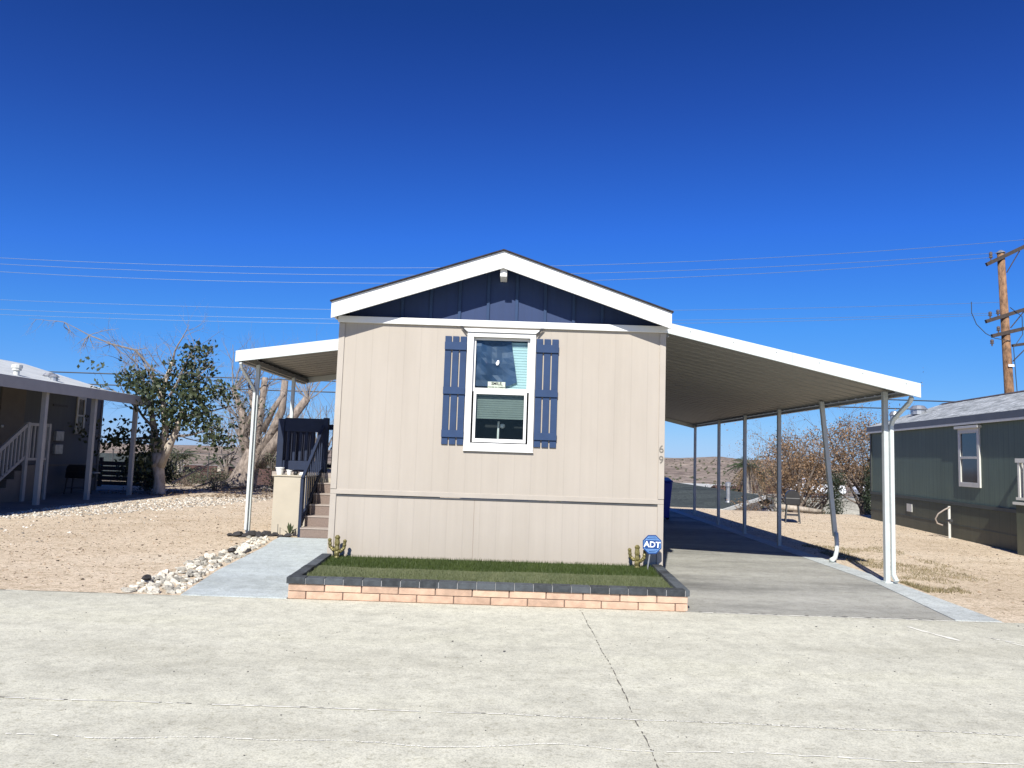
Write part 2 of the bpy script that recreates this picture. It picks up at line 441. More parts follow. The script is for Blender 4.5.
for y in ys:
    for x in xs: g.v.append((x, y, height(x, y)))
nx = len(xs)
for j in range(len(ys)-1):
    for i in range(nx-1):
        g.f.append((j*nx+i, j*nx+i+1, (j+1)*nx+i+1, (j+1)*nx+i))
ground = struct('ground', g, M['dirt'], smooth=True)
ground['label'] = 'sandy tan dirt ground falling away to scrub covered hills'

b = MB(); b.box(-60, 60, -8, 7.862, -.1, .008)
road = struct('road', b, M['road']); road['label'] = 'pale concrete street in the foreground'
b = MB()
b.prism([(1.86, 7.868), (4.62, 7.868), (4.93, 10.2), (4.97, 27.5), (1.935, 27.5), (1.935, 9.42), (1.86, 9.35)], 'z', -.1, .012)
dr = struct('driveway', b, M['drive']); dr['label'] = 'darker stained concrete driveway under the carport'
b = MB()
b.prism([(4.624, 7.868), (5.10, 7.868), (5.24, 10.2), (5.26, 27.5), (4.974, 27.5), (4.934, 10.2)], 'z', -.1, .017)
struct('driveway_edging', b, M['strip'])
b = MB()
b.prism([(-3.32, 7.868), (-2.238, 7.868), (-2.238, 13.08), (-3.9, 13.08), (-3.86, 12.6), (-3.74, 11.8), (-3.55, 9.4)], 'z', -.1, .016)
wk = struct('walkway', b, M['walk']); wk['label'] = 'smooth bluish grey concrete path beside the planter'

def ribbon(name, pts, w, mat, z=.010, seed=1, jag=.6, wander=.025, seg=60, gaps=0.):
    rnd = random.Random(seed); mb = MB()
    L = []
    for (a, bb) in zip(pts, pts[1:]):
        for k in range(seg): L.append((a[0]+(bb[0]-a[0])*k/seg, a[1]+(bb[1]-a[1])*k/seg))
    L.append(pts[-1]); P = []
    for k, (x, y) in enumerate(L):
        n = noise.noise(Vector((x*1.7+seed, y*1.7, seed)))*wander + noise.noise(Vector((x*9+seed, y*9, seed)))*wander*.35
        P.append((x+n*.6, y+n))
    ws = [w*(1-jag*rnd.random()) for _ in P]
    for k in range(len(P)-1):
        if rnd.random() < gaps: continue
        (x0, y0), (x1, y1) = P[k], P[k+1]
        dx, dy = x1-x0, y1-y0; l = math.hypot(dx, dy) or 1; nx_, ny_ = -dy/l, dx/l
        a, c = ws[k]/2, ws[k+1]/2
        mb.quad((x0-nx_*a, y0-ny_*a, z), (x1-nx_*c, y1-ny_*c, z), (x1+nx_*c, y1+ny_*c, z), (x0+nx_*a, y0+ny_*a, z))
    return struct(name, mb, mat)
ribbon('road_joint', [(-12, 4.66), (0, 4.63), (3, 4.56), (12, 4.5)], .016, M['filler'], .013, 1, .7, .02, 300, .22)
ribbon('road_joint', [(-12, 4.672), (0, 4.642), (3, 4.572), (12, 4.512)], .012, M['crack'], .0115, 1, .9, .02, 260, .35)
ribbon('road_joint', [(-9, 3.9), (-2.1, 4.10), (-.5, 4.13), (.8, 4.17), (9, 3.9)], .015, M['filler'], .013, 4, .8, .06, 240, .3)
ribbon('road_joint', [(.765, 7.82), (.80, 5.5), (.80, 2)], .011, M['crack'], .012, 9, .85, .035, 120, .35)
ribbon('road_joint', [(-9, 7.45), (-5, 7.80)], .012, M['crack'], .012, 3, .7, .02, 80, .1)
ribbon('road_joint', [(1.99, 7.835), (5.1, 7.835)], .030, M['filler'], .012, 6, .6, .015, 90, .1)
ribbon('road_joint', [(1.99, 7.862), (4.4, 7.862)], .022, M['crack'], .0145, 8, 1., .01, 60, .55)
ribbon('road_joint', [(-60, 7.85), (-3.4, 7.85)], .03, M['crack'], .0105, 12, .8, .02, 300, .3)
ribbon('road_chip', [(3.95, 7.5), (4.12, 6.95)], .07, M['filler'], .012, 21, .9, .05, 12)
ribbon('road_chip', [(4.45, 7.2), (4.75, 6.6)], .03, M['filler'], .012, 23, .9, .05, 14, .3)
ribbon('road_chip', [(4.5, 7.1), (5.3, 6.2)], .022, M['filler'], .012, 27, .9, .05, 30, .3)

# pale gravel track in front of the left neighbour
rnd = random.Random(3)
gr = MB()
def gravel_ok(x, y):
    lo = lerp(x, [(-22, 10.5), (-12, 11.6), (-10, 13.4), (-8, 17.5), (-7, 21)]); hi = lerp(x, [(-22, 16.3), (-11, 16.6), (-10.4, 20), (-9, 22.5), (-7, 23.5)])
    n = noise.noise(Vector((x*.6, y*.6, 1)))*1.0
    return lo+n < y < hi+n*.3 and x > -22 and x < -7
def pebble(mb, x, y, s, z=0.):
    mb.blob((x, y, z+s*.25), s, rnd.random()*9, .35, 5, 3, .6)
k = 0
while k < 9500:
    x = rnd.uniform(-19, -7); y = rnd.uniform(10.5, 23.5)
    if gravel_ok(x, y) or rnd.random() < .05:
        pebble(gr, x, y, rnd.uniform(.008, .027)); k += 1
tag(gr.build('gravel', M['pebble']), 'pale loose gravel strewn across the dirt before the left neighbour', 'gravel', kind='stuff')
gr = MB()
for k in range(9000):
    if rnd.random() < .5: x, y = rnd.uniform(-9, -4), rnd.uniform(8.2, 20)
    else: x, y = rnd.uniform(5.4, 12), rnd.uniform(8.2, 25)
    if x < -3.9 or x > 5.35: pebble(gr, x, y, rnd.uniform(.003, .012)*(2 if rnd.random() < .04 else 1))
tag(gr.build('pebbles', M['rock_brown']), 'scattered small pebbles on the bare sandy yards', 'pebbles', kind='stuff')
gr = MB()
for k in range(420):
    x = rnd.uniform(-5.5, 6); y = rnd.uniform(3.4, 7.7)
    gr.blob((x, y, .010), rnd.uniform(.002, .0065)*(2 if rnd.random() < .05 else 1), rnd.random()*9, .4, 5, 3, .4)
tag(gr.build('road_grit', M['dark_grey']), 'tiny dark grit and crumbs lying on the pale street', 'grit', kind='stuff')

# weeds by the driveway
wd = MB()
def blade(mb, x, y, z, h, w, lean=.5):
    a = rnd.uniform(0, 2*PI); dx, dy = math.cos(a), math.sin(a); l = rnd.uniform(0, lean)*h
    b_ = rnd.uniform(0, 2*PI); lx, ly = math.cos(b_)*l, math.sin(b_)*l
    mb.quad((x-dx*w, y-dy*w, z), (x+dx*w, y+dy*w, z), (x+lx, y+ly, z+h))
for k in range(9000):
    t = rnd.random(); y = 9.6+t*5.2; x = 5.30+rnd.random()**1.6*(1.7 if y > 10.4 else .6) + (.35*t)
    if noise.noise(Vector((x*1.6, y*1.1, 5))) > .02: blade(wd, x, y, 0, rnd.uniform(.015, .05), .004, 1.4)
tag(wd.build('weeds', M['weed']), 'low dry green weeds along the driveway edge beside the carport posts', 'weeds', kind='stuff')

# ------------------------------------------------------------------ main home
XL, XR, AX = -2.21, 1.93, -.155
HY0, HY1 = 9.40, 24.0
home = thing('mobile_home', ((XL+XR)/2, HY0, 0), 'beige single-wide mobile home with navy gable, navy shutters and white trim', 'mobile home')
WX0, WX1, WZ0, WZ1 = -.50, .215, 1.685, 3.02      # window opening
b = MB()
b.box(XL, WX0, HY0, HY0+.1, 1.06, 3.235)
b.box(WX1, XR, HY0, HY0+.1, 1.06, 3.235)
b.box(WX0, WX1, HY0, HY0+.1, 1.06, WZ0)
b.box(WX0, WX1, HY0, HY0+.1, WZ1, 3.235)
wall = b.build('front_wall', M['siding'], home)
b = MB(); b.box(XL, XL+.1, HY0+.1, HY1, .5, 3.3); b.box(XR-.1, XR, HY0+.1, HY1, .5, 3.3); b.box(XL+.1, XR-.1, HY1-.1, HY1, .5, 3.3)
b.build('side_walls', M['siding_side'], home)
b = MB()
b.box(XL+.01, XR-.01, HY0+.012, HY0+.06, 0, .99)
b.box(XL+.005, XL+.05, HY0+.06, HY1-.02, 0, .5); b.box(XR-.05, XR-.005, HY0+.06, HY1-.02, 0, .5)
b.build('skirting', M['skirt'], home)
b = MB()
b.box(XL, XR, HY0-.006, HY0+.012, 1.0, 1.06)
for x in (XL, XR-.075):
    b.box(x, x+.075, HY0-.014, HY0+.008, 1.062, 3.14); b.box(x, x+.075, HY0-.004, HY0+.012, .02, .998)
b.build('corner_trim', M['trim_beige'], home, bevel=.003)
b = MB(); b.box(XL+.077, XR-.077, HY0+.004, HY0+.014, .974, .992)
b.build('painted_shadow_line', M['dark_grey'], home)  # dark strip painted in as the shadow line below the belt trim
b = MB(); b.box(XL-.012, XR+.012, HY0-.040, HY0-.002, 3.150, 3.232)
b.build('frieze_board', M['white'], home, bevel=.004)
# gable
RT = lambda x: 4.075 - abs(x-AX)*.337        # top of fascia
EX0, EX1 = -2.262, 1.948
b = MB(); b.prism([(XL, 3.236), (XR, 3.236), (XR, RT(XR)-.05), (AX, RT(AX)-.05), (XL, RT(XL)-.05)], 'y', HY0+.10, HY0+.16)
b.build('gable_panel', M['blue'], home)
b = MB()
for k in (-3.5, -2.5, -1.5, -.5, .5, 1.5, 2.5, 3.5):
    x = AX + k*.366*1.0
    b = MB(); b.box(x-.019, x+.019, HY0+.078, HY0+.098, 3.236, RT(x)-.12)
    b.build('gable_batten', M['navy'], home, bevel=.003)
b = MB()
FH = .205
for s in (0, 1):
    xe = EX1 if s else EX0
    p = [(AX, RT(AX)), (xe, RT(xe)), (xe, RT(xe)-FH), (AX, RT(AX)-FH-.012)]
    b.prism(p if s else p[::-1], 'y', 9.14, 9.165)
b.build('fascia', M['white'], home, bevel=.003)
b = MB()
for xe, s in ((EX0, -1), (EX1, 1)):
    b.box(min(xe, xe-s*.02), max(xe, xe-s*.02), 9.168, HY1+.2, RT(xe)-.17, RT(xe)-.012)
b.build('side_fascia', M['white'], home)
b = MB()
for s in (0, 1):
    xe = EX1-.022 if s else EX0+.022
    p = [(AX, RT(AX)-.012), (xe, RT(xe)-.012), (xe, RT(xe)-.05), (AX, RT(AX)-.05)]
    b.prism(p if s else p[::-1], 'y', 9.168, HY1+.2)
b.build('soffit', M['navy_dark'], home)
b = MB()
for s in (0, 1):
    xe = EX1+.015 if s else EX0-.015
    z = lambda x: RT(x)
    p = [(AX, z(AX)+.017), (xe, z(xe)+.017), (xe, z(xe)+.003), (AX, z(AX)+.003)]
    b.prism(p if s else p[::-1], 'y', 9.11, HY1+.25)
roof = b.build('roof', M['shingle_dark'], home)
b = MB(); b.box(-.192, -.107, 9.19, 9.495, 3.762, 3.868)
b.build('ridge_beam', M['white'], home, bevel=.003)
# thin strips along the siding panel seams
b = MB()
for x in (-1.36, -.40, 1.12):
    b = MB(); b.box(x, x+.003, HY0-.0015, HY0, 1.065, 3.14 if abs(x+.4) > .3 else 1.57); b.build('panel_seam', M['trim_beige'], home)
b = MB(); b.box(-.42, -.417, HY0+.0105, HY0+.0125, .01, .97); b.build('panel_seam', M['mortar'], home)

# window
win = MB()
F0 = HY0-.028
win.box(-.58, WX0, F0, HY0+.02, 1.60, 3.075); win.box(WX1, .285, F0, HY0+.02, 1.60, 3.075)
win.box(WX0, WX1, F0, HY0+.02, 1.60, WZ0); win.box(WX0, WX1, F0, HY0+.02, WZ1, 3.075)
window = win.build('window', M['white'], home, bevel=.004)
b = MB(); b.prism([(-.635, 3.124), (.335, 3.124), (.283, 3.079), (-.578, 3.079)][::-1], 'y', HY0-.048, HY0-.002)
b.build('cornice', M['white'], window, bevel=.003)
b = MB(); b.prism([(-.675, 3.150), (-.645, 3.150), (-.590, 3.070), (-.610, 3.070)][::-1], 'y', HY0-.052, HY0-.041)
b.build('dark_diagonal', M['black'], window); b = MB()  # black diagonal strips at the two cornice ends
b.prism([(.345, 3.150), (.382, 3.150), (.315, 3.070), (.295, 3.070)][::-1], 'y', HY0-.052, HY0-.041)
b.build('dark_diagonal', M['black'], window)
b = MB(); b.box(-.585, .29, HY0-.036, HY0-.001, 1.582, 1.598)
b.build('sill', M['white'], window, bevel=.003)
# sashes
b = MB()
def ring(mb, x0, x1, z0, z1, y0, y1, w, wb=None):
    wb = wb or w
    mb.box(x0, x0+w, y0, y1, z0, z1); mb.box(x1-w, x1, y0, y1, z0, z1)
    mb.box(x0+w, x1-w, y0, y1, z0, z0+wb); mb.box(x0+w, x1-w, y0, y1, z1-w, z1)
ring(b, WX0, WX1, 2.335, WZ1, HY0+.03, HY0+.055, .03, .045)
b.build('upper_sash', M['white'], window, bevel=.002)
b = MB(); ring(b, WX0+.022, WX1-.022, WZ0+.012, 2.334, HY0+.002, HY0+.027, .034, .045)
b.build('lower_sash', M['white'], window, bevel=.002)
b = MB(); b.box(WX0+.03, WX1-.03, HY0+.040, HY0+.044, 2.38, WZ1-.03)
b.build('upper_pane', M['glass'], window)
b = MB(); b.box(WX0+.056, WX1-.056, HY0+.012, HY0+.016, WZ0+.057, 2.30)
b.build('lower_pane', M['glass'], window)
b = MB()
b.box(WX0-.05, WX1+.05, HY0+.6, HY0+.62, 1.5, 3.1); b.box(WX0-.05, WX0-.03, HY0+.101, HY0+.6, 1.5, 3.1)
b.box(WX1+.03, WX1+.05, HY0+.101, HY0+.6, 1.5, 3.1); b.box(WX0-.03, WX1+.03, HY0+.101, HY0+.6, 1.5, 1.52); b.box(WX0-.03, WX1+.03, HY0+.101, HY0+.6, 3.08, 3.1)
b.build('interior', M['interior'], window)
# crumpled navy paper behind the upper pane
b = MB()
PX = [(-.465, 2.985), (-.02, 2.985), (.065, 2.46), (-.03, 2.40), (-.465, 2.405)]
nx_, nz_ = 7, 8
def pp(u, v):
    top = (-.468 + u*(.445), 2.988); bot = (-.468 + u*(.50), 2.405 + .0*u)
    if u > .8: bot = (bot[0]+.03*(u-.8)*5, bot[1]+.06*(u-.8)*5)
    x = top[0]+(bot[0]-top[0])*v; z = top[1]+(bot[1]-top[1])*v
    return (x, HY0+.066+.045*noise.noise(Vector((u*2.6, v*2.9, 2)))+.02*noise.noise(Vector((u*6, v*6, 5))), z)
base = 0
for j in range(nz_+1):
    for i in range(nx_+1): b.v.append(pp(i/nx_, j/nz_))
for j in range(nz_):
    for i in range(nx_):
        a = j*(nx_+1)+i; b.f.append((a, a+nx_+1, a+nx_+2, a+1))
b.build('paper_sheet', M['paper'], window)
b = MB(); b.prism([(-.215, 2.70), (-.195, 2.735), (-.175, 2.74), (-.17, 2.705), (-.185, 2.675), (-.205, 2.675)][::-1], 'y', HY0+.036, HY0+.038)
b.build('pale_patch', M['signwhite'], window)  # small pale patch just outside the upper pane
b = MB()
z = 2.98; 
while z > 2.38:
    b.box(-.10, WX1-.02, HY0+.090, HY0+.094, z-.033, z-.003); z -= .034
b.build('upper_blind', M['blind'], window)
b = MB(); z = 2.33
while z > 2.01:
    b.box(WX0+.02, WX1-.02, HY0+.065, HY0+.070, z-.027, z-.002); z -= .028
b.box(WX0+.02, WX1-.02, HY0+.060, HY0+.073, 1.995, 2.008)
b.build('lower_blind', M['blind_grey'], window)
b = MB(); b.tube([(-.158, HY0+.2, 1.70), (-.155, HY0+.2, 1.97)], .014, 8); b.lathe((-.105, HY0+.22, 1.915), [(.01, -.03), (.03, -.02), (.033, .0), (.03, .02), (.01, .03)], 10)
b.build('lamp_stand', M['palewhite'], window)
card = MB(); card.box(-.305, -.085, HY0+.028, HY0+.031, 2.372, 2.462)
cd = card.build('notice_card', M['card'], window)
RX = Matrix.Rotation(PI/2, 4, 'X')
text_mesh('notice_text', 'SMILE,', .052, M['black'], cd, Matrix.Translation((-.19, HY0+.0265, 2.437)) @ RX, .0005, bold=.03)
text_mesh('notice_text', "YOU'RE ON CAMERA", .0225, M['black'], cd, Matrix.Translation((-.195, HY0+.0265, 2.393)) @ RX, .0005, bold=.03)
# shutters
def shutter(x0, x1):
    mb = MB(); w = (x1-x0); g_ = .017; bw = (w-2*g_)/3
    for k in range(3):
        a = x0+k*(bw+g_); mb.box(a, a+bw, HY0-.020, HY0-.002, 1.655, 3.02)
    sh = mb.build('shutter', M['navy'], home, bevel=.003)
    for z0, z1 in ((2.845, 2.945), (2.285, 2.375), (1.745, 1.835)):
        mb = MB(); mb.box(x0-.002, x1+.002, HY0-.040, HY0-.0205, z0, z1); mb.build('rail', M['navy'], sh, bevel=.003)
shutter(-.860, -.588); shutter(.293, .574)
# house number 6 9
nm = text_mesh('house_number', '6', .135, M['graphite'], home, Matrix.Translation((1.888, HY0-.019, 1.682)) @ RX, .003, bold=-.008)
nm = text_mesh('house_number', '9', .135, M['graphite'], home, Matrix.Translation((1.888, HY0-.019, 1.548)) @ RX, .003, bold=-.008)

# ------------------------------------------------------------------ carport
CY0, CY1 = 9.65, 21.4
cp = thing('carport', (3.6, CY0, 0), 'white metal lean-to carport roof on six posts over the driveway', 'carport')
cz = lambda x: 3.335 - (x-2.0)*.2095       # top of roof pan
b = MB()
# corrugated pan: profile along y, extruded down the slope in x
prof = []; y = CY0+.03
while y < CY1-.3:
    prof += [(y, 0), (y+.20, 0), (y+.215, .03), (y+.275, .03), (y+.29, 0)]; y += .30
prof.append((CY1-.02, 0))
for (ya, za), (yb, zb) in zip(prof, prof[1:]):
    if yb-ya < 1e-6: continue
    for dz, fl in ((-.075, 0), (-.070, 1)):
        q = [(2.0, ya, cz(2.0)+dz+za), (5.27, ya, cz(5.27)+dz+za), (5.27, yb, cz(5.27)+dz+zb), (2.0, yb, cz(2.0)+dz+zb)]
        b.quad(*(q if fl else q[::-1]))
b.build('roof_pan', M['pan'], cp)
b = MB()
p = [(1.985, cz(1.985)), (5.292, cz(5.292)), (5.292, cz(5.292)-.185), (1.985, cz(1.985)-.14)]
b.prism(p[::-1], 'y', CY0, CY0+.028)
b.build('fascia', M['white_metal'], cp, bevel=.004)
b = MB()
b.box(1.985, 5.2, CY1-.018, CY1, 2.45, 2.60)
b.v = []; b.f = []
b.prism(p[::-1], 'y', CY1-.02, CY1)
b.build('rear_fascia', M['white_metal'], cp)
b = MB()  # gutter along the outer edge (U profile)
gx0, gx1, gz0, gz1 = 5.215, 5.290, 2.505, 2.575
b.box(gx0, gx1, CY0+.03, CY1-.022, gz0, gz0+.006)
b.box(gx1-.006, gx1, CY0+.03, CY1-.022, gz0+.006, cz(5.29)-.01); b.box(gx0, gx0+.006, CY0+.03, CY1-.022, gz0+.006, gz1-.03)
b.build('gutter', M['gutter'], cp)
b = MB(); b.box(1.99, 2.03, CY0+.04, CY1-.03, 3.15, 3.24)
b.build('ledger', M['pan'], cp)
posts = [10.25, 14.3, 16.45, 18.6, 21.2]
pm = MB(); pm.box(5.085, 5.150, 10.215, 10.285, .0, 2.585)
p0 = pm.build('post', M['post'], cp, bevel=.006)
for k, y in enumerate(posts[1:]):
    q = p0.copy(); col.objects.link(q); q.parent = cp; q.location = ((0, .02, .05, .10)[k], y-10.25, 0)
for y in posts:
    pass
b = MB(); b.box(5.06, 5.18, 10.18, 10.32, .016, .028); b.build('base_plate', M['white_metal'], p0)
# leaning second post
b = MB(); b.beam((5.12, 12.35, 2.60), (5.375, 12.45, .40), .066, .066, (0, 1, 0))
lp = b.build('post', M['post'], cp, bevel=.006); lp['label'] = 'bent leaning carport post with curved white spout at its foot'
b = MB(); b.tube([(5.375, 12.42, .46), (5.372, 12.38, .30), (5.34, 12.32, .17), (5.26, 12.2, .08), (5.16, 12.1, .05)], [.036, .034, .034, .036, .040], 10)
b.build('spout', M['white_metal'], lp, smooth=True)
def downspout(par, pts, w=.055):
    mb = MB()
    for a, c in zip(pts, pts[1:]): mb.beam(a, c, w, w, (0, 1, 0))
    return mb.build('downspout', M['white_metal'], par, bevel=.008)
downspout(cp, [(5.25, 9.80, 2.48), (5.25, 9.86, 2.41), (5.182, 10.15, 2.20), (5.178, 10.20, 2.12), (5.178, 10.20, .10)], .050)
b = MB(); b.beam((5.178, 10.20, .12), (5.183, 10.12, .045), .052, .052); b.build('elbow', M['white_metal'], cp, bevel=.01)

for k in range(6):
    x = 2.3+k*.56; b = MB(); b.tube([(x, CY0-.004, cz(x)-.05), (x, CY0+.002, cz(x)-.05)], .007, 8); b.build('screw', M['gutter'], cp)
b = MB(); b.box(3.62, 3.626, CY0-.0015, CY0, cz(3.62)-.155, cz(3.62)-.004); b.build('fascia_seam', M['gutter'], cp)
# ------------------------------------------------------------------ porch awning
AY0, AY1 = 12.70, 16.7
aw = thing('porch_awning', (-3.5, AY0, 0), 'white metal awning over the entry steps left of the beige home', 'awning')
az = lambda x: 3.165 + (x+4.73)*.152
b = MB()
for (ya, yb) in [(AY0+.03+.3*k, AY0+.03+.3*(k+1)) for k in range(13)]:
    b.box(-4.60, -2.28, ya, yb-.03, 0, 0)
b.v = []; b.f = []
y = AY0+.03; prof = []
while y < AY1-.3:
    prof += [(y, 0), (y+.20, 0), (y+.215, .04), (y+.275, .04), (y+.29, 0)]; y += .30
prof.append((AY1-.02, 0))
for (ya, za), (yb, zb) in zip(prof, prof[1:]):
    for dz, fl in ((-.07, 0), (-.065, 1)):
        q = [(-4.665, ya, az(-4.665)+dz+za), (-2.285, ya, az(-2.285)+dz+za), (-2.285, yb, az(-2.285)+dz+zb), (-4.665, yb, az(-4.665)+dz+zb)]
        b.quad(*(q if fl else q[::-1]))
b.build('roof_pan', M['pan'], aw)
b = MB(); p = [(-4.73, az(-4.73)), (-2.285, az(-2.285)), (-2.285, az(-2.285)-.2), (-4.73, az(-4.73)-.19)]
b.prism(p[::-1], 'y', AY0, AY0+.028); b.build('fascia', M['white_metal'], aw, bevel=.004)
b = MB(); b.prism(p[::-1], 'y', AY1-.02, AY1); b.build('rear_fascia', M['white_metal'], aw)
b = MB()
b.box(-4.68, -4.60, AY0+.03, AY1-.022, 2.965, 2.971); b.box(-4.68, -4.674, AY0+.03, AY1-.022, 2.972, 3.145); b.box(-4.606, -4.60, AY0+.03, AY1-.022, 2.972, 3.07)
b.build('gutter', M['gutter'], aw)
b = MB(); b.box(-4.598, -4.54, AY0+.04, AY1-.03, 2.99, 3.07); b.build('beam', M['pan'], aw)
pm = MB(); pm.box(-4.56, -4.495, 13.265, 13.33, .0, 3.0); a0 = pm.build('post', M['white_metal'], aw, bevel=.006)
q = a0.copy(); col.objects.link(q); q.parent = aw; q.location = (0, 2.2, 0)
downspout(aw, [(-4.64, 12.72, 2.965), (-4.64, 12.80, 2.88), (-4.56, 13.16, 2.60), (-4.545, 13.23, 2.52), (-4.545, 13.23, .1)], .045)

# ------------------------------------------------------------------ entry porch
pr = thing('entry_porch', (-3.4, 13.1, 0), 'entry porch with brown steps, navy railing and beige stucco base left of the home', 'porch')
b = MB()
for k in range(5):
    y0 = 13.1+.25*k; b.box(-3.56, -2.60, y0, y0+.25, 0.016, .183*(k+1)-.022)
b.build('step', M['step'], pr)
b = MB()
for k in range(5):
    y0 = 13.1+.25*k; b.box(-3.565, -2.595, y0-.012, y0+.238, .183*(k+1)-.021, .183*(k+1))
b.build('step_nosing', M['stepedge'], pr, bevel=.003)
b = MB(); b.box(-4.36, -2.25, 14.352, 17.2, .0, 1.0); b.build('deck_skirt', M['stucco'], pr)
b = MB(); b.box(-4.5, -2.25, 14.352, 17.25, 1.002, 1.09); b.build('deck', M['stepedge'], pr)
b = MB(); b.box(-4.19, -3.59, 13.5, 14.35, 0, 1.035); sb = b.build('planter_base', M['stucco'], pr, bevel=.006)
b = MB(); b.box(-4.21, -3.585, 13.48, 14.35, 1.037, 1.06); b.build('planter_ledge', M['stucco'], pr, bevel=.004)
b = MB()
def rail(mb, x0, x1, y, z0, z1, n, t=.035, w=.05):
    for k in range(n):
        x = x0+(x1-x0)*(k+.5)/n; mb.box(x-w/2, x+w/2, y-t/2, y+t/2, z0, z1)
b.box(-4.46, -4.34, 14.42, 14.54, 1.09, 2.10); b.box(-3.60, -3.50, 14.42, 14.54, 1.09, 2.14)
b.box(-4.34, -3.60, 14.44, 14.52, 1.86, 2.12); b.box(-4.34, -3.60, 14.44, 14.52, 1.13, 1.30)
rail(b, -4.32, -3.62, 14.48, 1.30, 1.86, 6)
b.box(-3.50, -2.27, 14.455, 14.505, 1.98, 2.06) if False else None
rl = b.build('railing', M['navy_shaded'], pr, bevel=.008)
b = MB()
b.box(-4.46, -2.27, 17.1, 17.2, 1.98, 2.10); b.box(-4.46, -2.27, 17.12, 17.18, 1.12, 1.2); rail(b, -4.4, -2.3, 17.15, 1.2, 1.98, 14)
b.box(-4.48, -4.40, 14.6, 17.1, 1.98, 2.08); b.box(-4.47, -4.41, 14.6, 17.1, 1.12, 1.2)
for k in range(16):
    y = 14.7+k*.155; b.box(-4.46, -4.42, y, y+.05, 1.2, 1.98)
b.build('rear_railing', M['navy_dark'], pr)
b = MB()
A, B = Vector((-3.585, 13.15, 1.02)), Vector((-3.585, 14.50, 2.02))
b.beam(A, B, .05, .045, (0, 0, 1))
b.box(-3.61, -3.56, 13.12, 13.17, .016, 1.02)
for k in range(1, 10):
    t = k/10; y = A.y+(B.y-A.y)*t; zt = A.z+(B.z-A.z)*t-.03
    b.box(-3.596, -3.574, y-.012, y+.012, max(.18*int((y-13.1)/.25), .05)+.15, zt)
b.beam((-3.585, 13.15, .22), (-3.585, 14.45, 1.18), .04, .10)
b.build('handrail', M['navy_shaded'], pr)
# pots on the ledge
def pot(x, y, z, r, h, mat, label, plant=True):
    t = thing('flower_pot', (x, y, z), label, 'flower pot')
    mb = MB(); mb.lathe((x, y, z), [(r*.65, 0), (r*.8, h*.4), (r*.95, h*.85), (r*1.05, h*.86), (r*1.05, h), (r*.85, h), (r*.8, h*.8)], 14)
    mb.build('bowl', mat, t, smooth=False)
pot(-4.13, 13.62, 1.06, .075, .13, M['ceramic'], 'white bucket shaped pot on the outer corner of the porch ledge')
pot(-3.95, 13.60, 1.06, .05, .085, M['ceramic'], 'small white pot in the middle of the porch ledge')
b = MB(); b.box(-3.76, -3.64, 13.56, 13.66, 1.062, 1.09); b.box(-3.755, -3.645, 13.57, 13.65, 1.092, 1.112)
tag(origin(b.build('stacked_trays', M['ceramic'], bevel=.006), (-3.74, 13.6, 1.077)), 'two white trays stacked at the stair end of the porch ledge', 'tray')
b = MB(); b.blob((-3.84, 13.63, 1.095), .045, 2., .3, 8, 6, .75)
tag(origin(b.build('dark_bowl', M['black'], smooth=True), (-3.88, 13.63, 1.08)), 'black lump shaped bowl between the white pot and the trays on the ledge', 'bowl')

# ------------------------------------------------------------------ planter bed
pl = thing('brick_planter', (-.18, 7.9, 0), 'low raised bed of peach blocks with charcoal cap and green turf before the home', 'planter')
PX0, PX1, PY0 = -2.240, 1.888, 7.905
BH = .072
b = MB(); b.box(PX0+.012, PX1-.012, PY0+.012, PY0+.09, 0, .150)
b.box(PX0+.012, PX0+.09, PY0+.09, HY0-.03, 0, .150); b.box(PX1-.09, PX1-.012, PY0+.09, HY0-.03, 0, .150)
b.build('mortar_bed', M['mortar'], pl)
blocks = MB(); rr = random.Random(5)
for row in range(2):
    z0 = .004+row*(BH+.007); off = 0 if row else -.19
    x = PX0 + off
    while x < PX1:
        a, c = max(x, PX0), min(x+.375, PX1)
        if c-a > .03:
            e = rr.uniform(-.003, .003); blocks.box(a+.003, c-.003, PY0+e, PY0+.1, z0, z0+BH)
        x += .381
    for xa, xb in ((PX0, PX0+.098), (PX1-.098, PX1)):
        y = PY0+.105+(.19 if row else 0)
        while y < HY0-.05:
            blocks.box(xa, xb, y, min(y+.375, HY0-.04), z0, z0+BH); y += .381
blocks.build('wall_blocks', M['brick'], pl, bevel=.004)
caps = MB()
x = PX0-.015
CW = .196
while x < PX1:
    c = min(x+CW-.006, PX1+.015); e = rr.uniform(-.004, .004); caps.box(x, c, PY0-.018+e, PY0+.10, .158, .222+rr.uniform(-.002, .002)); x += CW
for xa, xb in ((PX0-.015, PX0+.10), (PX1-.10, PX1+.015)):
    y = PY0+.106
    while y < HY0-.06:
        caps.box(xa, xb, y, min(y+CW-.006, HY0-.045), .158, .222+rr.uniform(-.002, .002)); y += CW
caps.build('cap_blocks', M['cap'], pl, bevel=.005)
b = MB(); b.box(PX0+.0, PX1-.0, PY0-.010, PY0+.09, .156, .213); b.box(PX0+.0, PX0+.09, PY0+.09, HY0-.05, .156, .213); b.box(PX1-.09, PX1, PY0+.09, HY0-.05, .156, .213)
b.build('cap_joints', M['capjoint'], pl)
seam = lambda x: 8.78 + .05*math.sin(x*1.3) - .10*(x-PX0)/4.2 + .02*math.sin(x*5)
